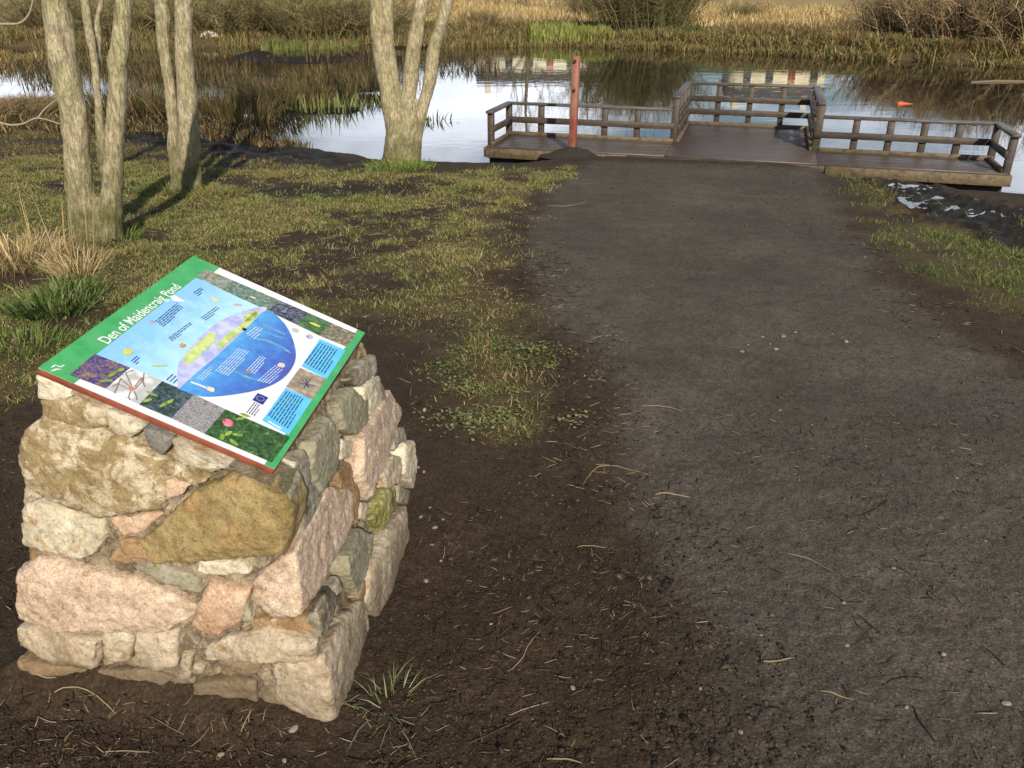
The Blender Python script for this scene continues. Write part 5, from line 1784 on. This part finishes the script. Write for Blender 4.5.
# pebbles
def pebble_mesh(seed):
    bm = bmesh.new()
    bmesh.ops.create_icosphere(bm, subdivisions=3, radius=1)
    v = np.array([x.co[:] for x in bm.verts])
    n = v.copy()
    v = v * np.array([1, 0.72, 0.42]) * (0.75 + 0.5 * fbm(v * 1.3 + seed * 5, 3, seed))[:, None]
    for x, y in zip(bm.verts, v):
        x.co = y
    me = bpy.data.meshes.new('pebble')
    bm.to_mesh(me)
    bm.free()
    me.polygons.foreach_set('use_smooth', np.ones(len(me.polygons), bool))
    return me


PM = [pebble_mesh(k) for k in range(4)]
MP = [plain('pale_pebble', (0.22, 0.185, 0.135), 0.9, 0.3, 3), plain('grey_pebble', (0.17, 0.15, 0.125), 0.85, 0.3, 3)]
for k, m in enumerate(PM):
    m.materials.append(MP[0] if k < 3 else MP[1])


def pebble(x, y, s, k, label, group):
    o = bpy.data.objects.new('pebble', PM[k])
    COL.objects.link(o)
    o.location = (x, y, ground_z(x, y) + s * 0.25)
    o.scale = (s, s, s)
    o.rotation_euler = (random.uniform(-.2, .2), random.uniform(-.2, .2), random.uniform(0, 6.28))
    tag(o, label, 'pebble', group)


for (px, py, s, k) in [(294, 731, .013, 1), (435, 528, .010, 0), (432, 545, .007, 2), (443, 519, .006, 1), (426, 578, .010, 0), (421, 520, .007, 2), (430, 508, .006, 3), (441, 560, .006, 1), (573, 684, .008, 0), (491, 622, .006, 1), (418, 470, .009, 3), (424, 474, .007, 0), (220, 751, .008, 2), (284, 758, .007, 0)]:
    p = on_ground(px, py)
    pebble(p[0], p[1], s, k, 'small pale pebble lying on the bare earth around the cairn', 'pebbles round the cairn')
for (px, py, s, k) in [(1005, 707, .011, 0), (942, 660, .008, 2), (843, 606, .007, 1), (893, 570, .008, 3), (846, 650, .006, 0), (780, 411, .007, 1), (812, 425, .006, 0), (866, 447, .005, 2), (760, 640, .006, 3), (905, 712, .006, 1), (740, 735, .007, 0), (984, 545, .006, 3), (700, 690, .005, 2), (956, 480, .006, 0)]:
    p = on_ground(px, py)
    pebble(p[0], p[1], s, k, 'small stone lying on the dark gravel path', 'stones on the path')
for k, (px, py) in enumerate([(762, 339), (770, 345), (783, 338), (776, 350), (795, 334), (832, 335), (846, 342), (742, 352), (748, 346)]):
    p = on_ground(px, py)
    pebble(p[0], p[1], random.uniform(.008, .018), 3 if k % 3 else 0, 'flat pale bark chip in the cluster mid path', 'pale chips mid path')

# ------------------------------------------------------------------ marsh, reeds and far bank growth
def field(name, P, h, wd, pal, label, cat, lean=0.5, bend=0.1, mat=None, water=False, tip=None):
    n = len(P)
    z = terrain(np.column_stack([P, np.zeros(n)]), False)
    z = np.maximum(z, WATER_Z - 0.05)
    a = RNG.uniform(0, 2 * np.pi, n)
    ln = h * RNG.uniform(0.35, 1.15, n) * (0.35 + 1.3 * fbm(P * 0.9 + 5, 3, 61))
    le = lean * RNG.uniform(0.1, 1.3, n)
    B = np.column_stack([P, z - 0.01])
    T = B + np.column_stack([np.cos(a) * le * ln, np.sin(a) * le * ln, ln * np.clip(1.05 - 0.4 * le, 0.2, 1)])
    c = pick(np.array(pal), n)
    o = MB().blades(B, T, wd * RNG.uniform(0.6, 1.4, n), c, bend, None if tip is None else pick(np.array(tip), n)).build(name, mat or BLADE)
    return tag(o, label, cat, None, 'stuff')


def px_poly(pts, z=WATER_Z):
    return np.array([at_z(x, y, z)[:2] for x, y in pts])


def scatter(poly, n, thr=0.0, fs=1.0, seed=0):
    lo, hi = poly.min(0), poly.max(0)
    out = np.zeros((0, 2))
    while len(out) < n:
        S = RNG.uniform(lo, hi, (n * 2, 2))
        S = S[sdist(S, poly) > 0]
        if thr:
            S = S[fbm(S * fs, 3, seed) > thr + RNG.uniform(-0.06, 0.06, len(S))]
        if len(S) == 0:
            break
        out = np.vstack([out, S])
    return out[:n]


RUSH = [(0.17, 0.11, 0.052), (0.11, 0.080, 0.036), (0.24, 0.165, 0.08), (0.075, 0.068, 0.028), (0.11, 0.11, 0.04)]
DARKR = [(0.055, 0.038, 0.022), (0.08, 0.055, 0.03), (0.035, 0.026, 0.017)]
IRIS = [(0.20, 0.24, 0.06), (0.28, 0.30, 0.09), (0.14, 0.18, 0.05), (0.34, 0.33, 0.14)]
# broken dark reed stems standing in the marsh
mpoly = px_poly([(110, 68), (470, 46), (478, 60), (430, 80), (372, 100), (300, 118), (230, 122), (110, 112)])
field('marsh_stems', scatter(mpoly, 2300, 0.50, 0.8, 3), 0.36, 0.020, DARKR + RUSH[:2], 'dark broken reed stems standing in the marsh water', 'reeds', 0.6, 0.05, STRAW)
mp2 = px_poly([(400, 60), (500, 62), (500, 72), (440, 78), (410, 90)])
field('marsh_stems', scatter(mp2, 420, 0.45, 0.9, 5), 0.34, 0.022, DARKR + RUSH[:2], 'sparse brown stems standing in the water behind the four stemmed tree', 'reeds', 0.5, 0.05, STRAW)
mp3 = px_poly([(-40, 64), (130, 62), (250, 68), (250, 84), (130, 92), (-40, 94)])
field('marsh_stems', scatter(mp3, 1500, 0.46, 0.7, 7), 0.40, 0.022, DARKR + RUSH, 'broken brown stems standing in the water at the far left', 'reeds', 0.5, 0.08, STRAW)
# rush tussocks: each a thing
for k, (px, py, r, h) in enumerate([(150, 114, 0.7, 0.5), (200, 119, 0.85, 0.55), (238, 121, 0.75, 0.55), (268, 112, 0.7, 0.55), (300, 104, 0.7, 0.55), (326, 97, 0.7, 0.5), (120, 106, 0.7, 0.42), (265, 92, 0.8, 0.45), (318, 84, 0.9, 0.45), (366, 92, 0.6, 0.45)]):
    p = at_z(px, py, WATER_Z)
    clump('rush_tussock', 0, 0, 400, r, h, RUSH, 'reddish brown rush tussock standing in the shallow marsh', 'rush tussock', 0.020, 0.55, 0.12, STRAW, group='rush tussocks in the marsh', base=(p[0], p[1], WATER_Z), zoff=0.1)
# iris shoots
field('iris_shoots', scatter(px_poly([(268, 106), (300, 98), (340, 92), (378, 98), (384, 108), (360, 114), (330, 116), (285, 116)]), 330), 0.36, 0.032, IRIS, 'pale green iris shoots along the near edge of the marsh', 'iris', 0.35, 0.08, tip=[(0.36, 0.36, 0.16), (0.30, 0.30, 0.10)])
field('iris_shoots', scatter(px_poly([(262, 45), (352, 42), (360, 47), (300, 51), (262, 51)]), 520), 0.30, 0.05, [(0.16, 0.20, 0.05), (0.22, 0.25, 0.08), (0.20, 0.16, 0.07)], 'bright green shoots in a band below the far scrub', 'iris', 0.3, 0.05)
field('iris_shoots', scatter(px_poly([(528, 40), (606, 40), (614, 46), (530, 46)]), 1500), 0.50, 0.06, [(0.26, 0.29, 0.07), (0.36, 0.35, 0.12), (0.20, 0.22, 0.05)], 'yellow green shoots at the far waterline behind the red post', 'iris', 0.3, 0.05)
p = at_z(430, 122, WATER_Z)
clump('iris_clump', 0, 0, 60, 0.42, 0.36, IRIS, 'iris clump in the water right of the four stemmed tree', 'iris', 0.035, 0.8, 0.15, base=(p[0], p[1], WATER_Z), zoff=0.1)
# far bank
bx = np.linspace(-26, 34, 400)


def band(n, e0, e1, x0, x1, thr=0, fs=0.5, seed=0):
    x = RNG.uniform(x0, x1, n)
    P = np.column_stack([x, y_far(x) + RNG.uniform(e0, e1, n)])
    return P[fbm(P * fs, 3, seed) > thr] if thr else P


TAWNY = [(0.30, 0.20, 0.085), (0.22, 0.14, 0.06), (0.36, 0.26, 0.12), (0.16, 0.10, 0.05), (0.20, 0.19, 0.06)]
field('bank_grass', band(30000, -0.7, 2.6, 3.4, 24, 0.40, 0.9, 12), 0.36, 0.030, TAWNY + [(0.14, 0.15, 0.05), (0.10, 0.11, 0.04)], 'tawny dead grass along the far bank at right', 'grass', 0.9, 0.2, STRAW)
field('bank_sedge', band(30000, -0.7, 3.4, -24, 4.0, 0.42, 0.9, 14), 0.36, 0.030, RUSH + TAWNY[:3] + [(0.14, 0.15, 0.05), (0.18, 0.19, 0.07)], 'brown sedge and dock along the far bank at left', 'grass', 0.5, 0.1, STRAW)
field('meadow_grass', band(26000, 2.4, 8.5, -12, 14, 0.36, 0.35, 16), 0.26, 0.05, [(0.10, 0.125, 0.035), (0.14, 0.15, 0.045), (0.18, 0.16, 0.06), (0.08, 0.10, 0.03)], 'rough green grass behind the far bank', 'grass', 0.9, 0.2)
field('dry_field_grass', band(46000, 6.5, 24, -26, 24, 0.30, 0.2, 18), 0.46, 0.05, [(0.52, 0.38, 0.18), (0.42, 0.29, 0.13), (0.60, 0.46, 0.24), (0.34, 0.23, 0.10)], 'tall pale dry grass filling the far field', 'grass', 0.4, 0.1, STRAW)
field('spit_grass', np.column_stack([RNG.normal(-18.0, 1.8, 7000), RNG.normal(27.5, 0.8, 7000)]), 0.36, 0.04, TAWNY + [(0.42, 0.31, 0.15)], 'dry grass on the low spit at the far left', 'grass', 0.9, 0.2, STRAW)
field('left_bank_grass', scatter(px_poly([(-60, 126), (-60, 96), (60, 98), (160, 108), (225, 124), (290, 140), (345, 156), (300, 160), (200, 145), (120, 136), (0, 135)], -0.8), 12000, 0.42, 0.8, 31), 0.16, 0.016, DARKR + TAWNY[1:4] + [(0.08, 0.085, 0.03)], 'dead brown growth on the dark bank behind the trees', 'grass', 1.0, 0.2, STRAW)
# bramble with bare shoots at the left edge
for k, (px, py, s) in enumerate([(8, 122, 0.42), (38, 118, 0.36), (-30, 126, 0.5)]):
    p = on_ground(px, py)
    o = link('bramble', scrub['d'], TWIG, None, (p[0], p[1], ground_z(p[0], p[1])))
    o.scale = (s * 0.8, s * 0.8, s * 0.5)
    o.rotation_euler = (0, 0, k * 2.0)
    tag(o, 'low tangled brown bramble by the water at the left edge', 'bramble', 'brambles at the left edge')
bp = [[(-30, 112), (5, 124), (22, 124), (38, 118), (60, 124)], [(38, 118), (44, 110), (52, 103), (56, 100)], [(-40, 26), (0, 24), (20, 23), (30, 12), (34, -8)]]
for pts, Y, lab in ((bp[0], 7.6, 'bare grey branch drooping behind the nearest tree'), (bp[2], 6.9, 'pale curved bare branch reaching in at the upper left')):
    q = smooth_path(np.array([at_y(x, y, Y) for x, y in pts]), 14)
    mb = MB().tubes(q[None], np.linspace(0.012, 0.006, 14)[None], 6, False, np.array([[0.30, 0.25, 0.17]]))
    if Y == 7.6:
        q2 = smooth_path(np.array([at_y(x, y, Y) for x, y in bp[1]]), 8)
        mb.tubes(q2[None], np.linspace(0.010, 0.005, 8)[None], 6, False, np.array([[0.30, 0.25, 0.17]]))
    tag(mb.build('bare_branch', TWIG, None, True, q.mean(0)), lab, 'branch')

# floating things
p = at_z(910, 104, WATER_Z)
root = empty('traffic_cone', (p[0], p[1], WATER_Z), 'orange traffic cone floating on its side on the open water at right', 'traffic cone')
a = np.linspace(0, 2 * np.pi, 21)[:-1]
prof = [(-0.30, 0.125), (-0.27, 0.12), (0.0, 0.08), (0.25, 0.045), (0.34, 0.028), (0.345, 0.0)]
V = np.array([(x, r * math.cos(q), r * math.sin(q) - 0.01) for x, r in prof for q in a])
i = np.arange(len(prof) * 20).reshape(-1, 20)
q = np.stack([i[:-1], i[1:], np.roll(i[1:], -1, 1), np.roll(i[:-1], -1, 1)], -1).reshape(-1, 4)
MO = plain('orange_plastic', (0.55, 0.11, 0.04), 0.5, 0.15)
link('cone_body', make_mesh('cone_body', V, [q], smooth=True), MO, root)
MB().box((-0.32, 0, -0.06), (0.035, 0.34, 0.30), bev=0.01).build('cone_base', MO, root)
root.rotation_euler = (0, 0.05, -0.12)
root.scale = (0.82, 0.7, 0.7)
root.location.z = WATER_Z - 0.035
p = at_z(1002, 82, WATER_Z)
q = smooth_path([(p[0] - 0.85, p[1] - 0.1, WATER_Z + 0.0, 0.03), (p[0], p[1] + 0.03, WATER_Z + 0.01, 0.04), (p[0] + 1.1, p[1], WATER_Z - 0.01, 0.03)], 12)
tag(MB().tubes(q[None, :, :3], q[None, :, 3], 8, False, np.array([[0.17, 0.13, 0.09]])).build('floating_log', TWIG, None, True, p), 'grey brown log floating near the far bank at right', 'log')
p = at_z(209, 44, WATER_Z)
bm = bmesh.new()
bmesh.ops.create_icosphere(bm, subdivisions=3, radius=0.42)
for v in bm.verts:
    n_ = fbm(np.array([v.co[:]]) * 4, 3, 2)[0]
    v.co = Vector((v.co.x * 1.1, v.co.y * 0.5, max(v.co.z, -0.1) * 0.75)) * (0.55 + 0.9 * n_)
me = bpy.data.meshes.new('plastic_sheet')
bm.to_mesh(me)
bm.free()
tag(link('plastic_sheet', me, plain('white_plastic', (0.75, 0.73, 0.68), 0.5, 0.1, 6), None, (p[0], p[1], WATER_Z + 0.12)), 'crumpled white plastic sheet caught below the scrub across the marsh', 'litter')
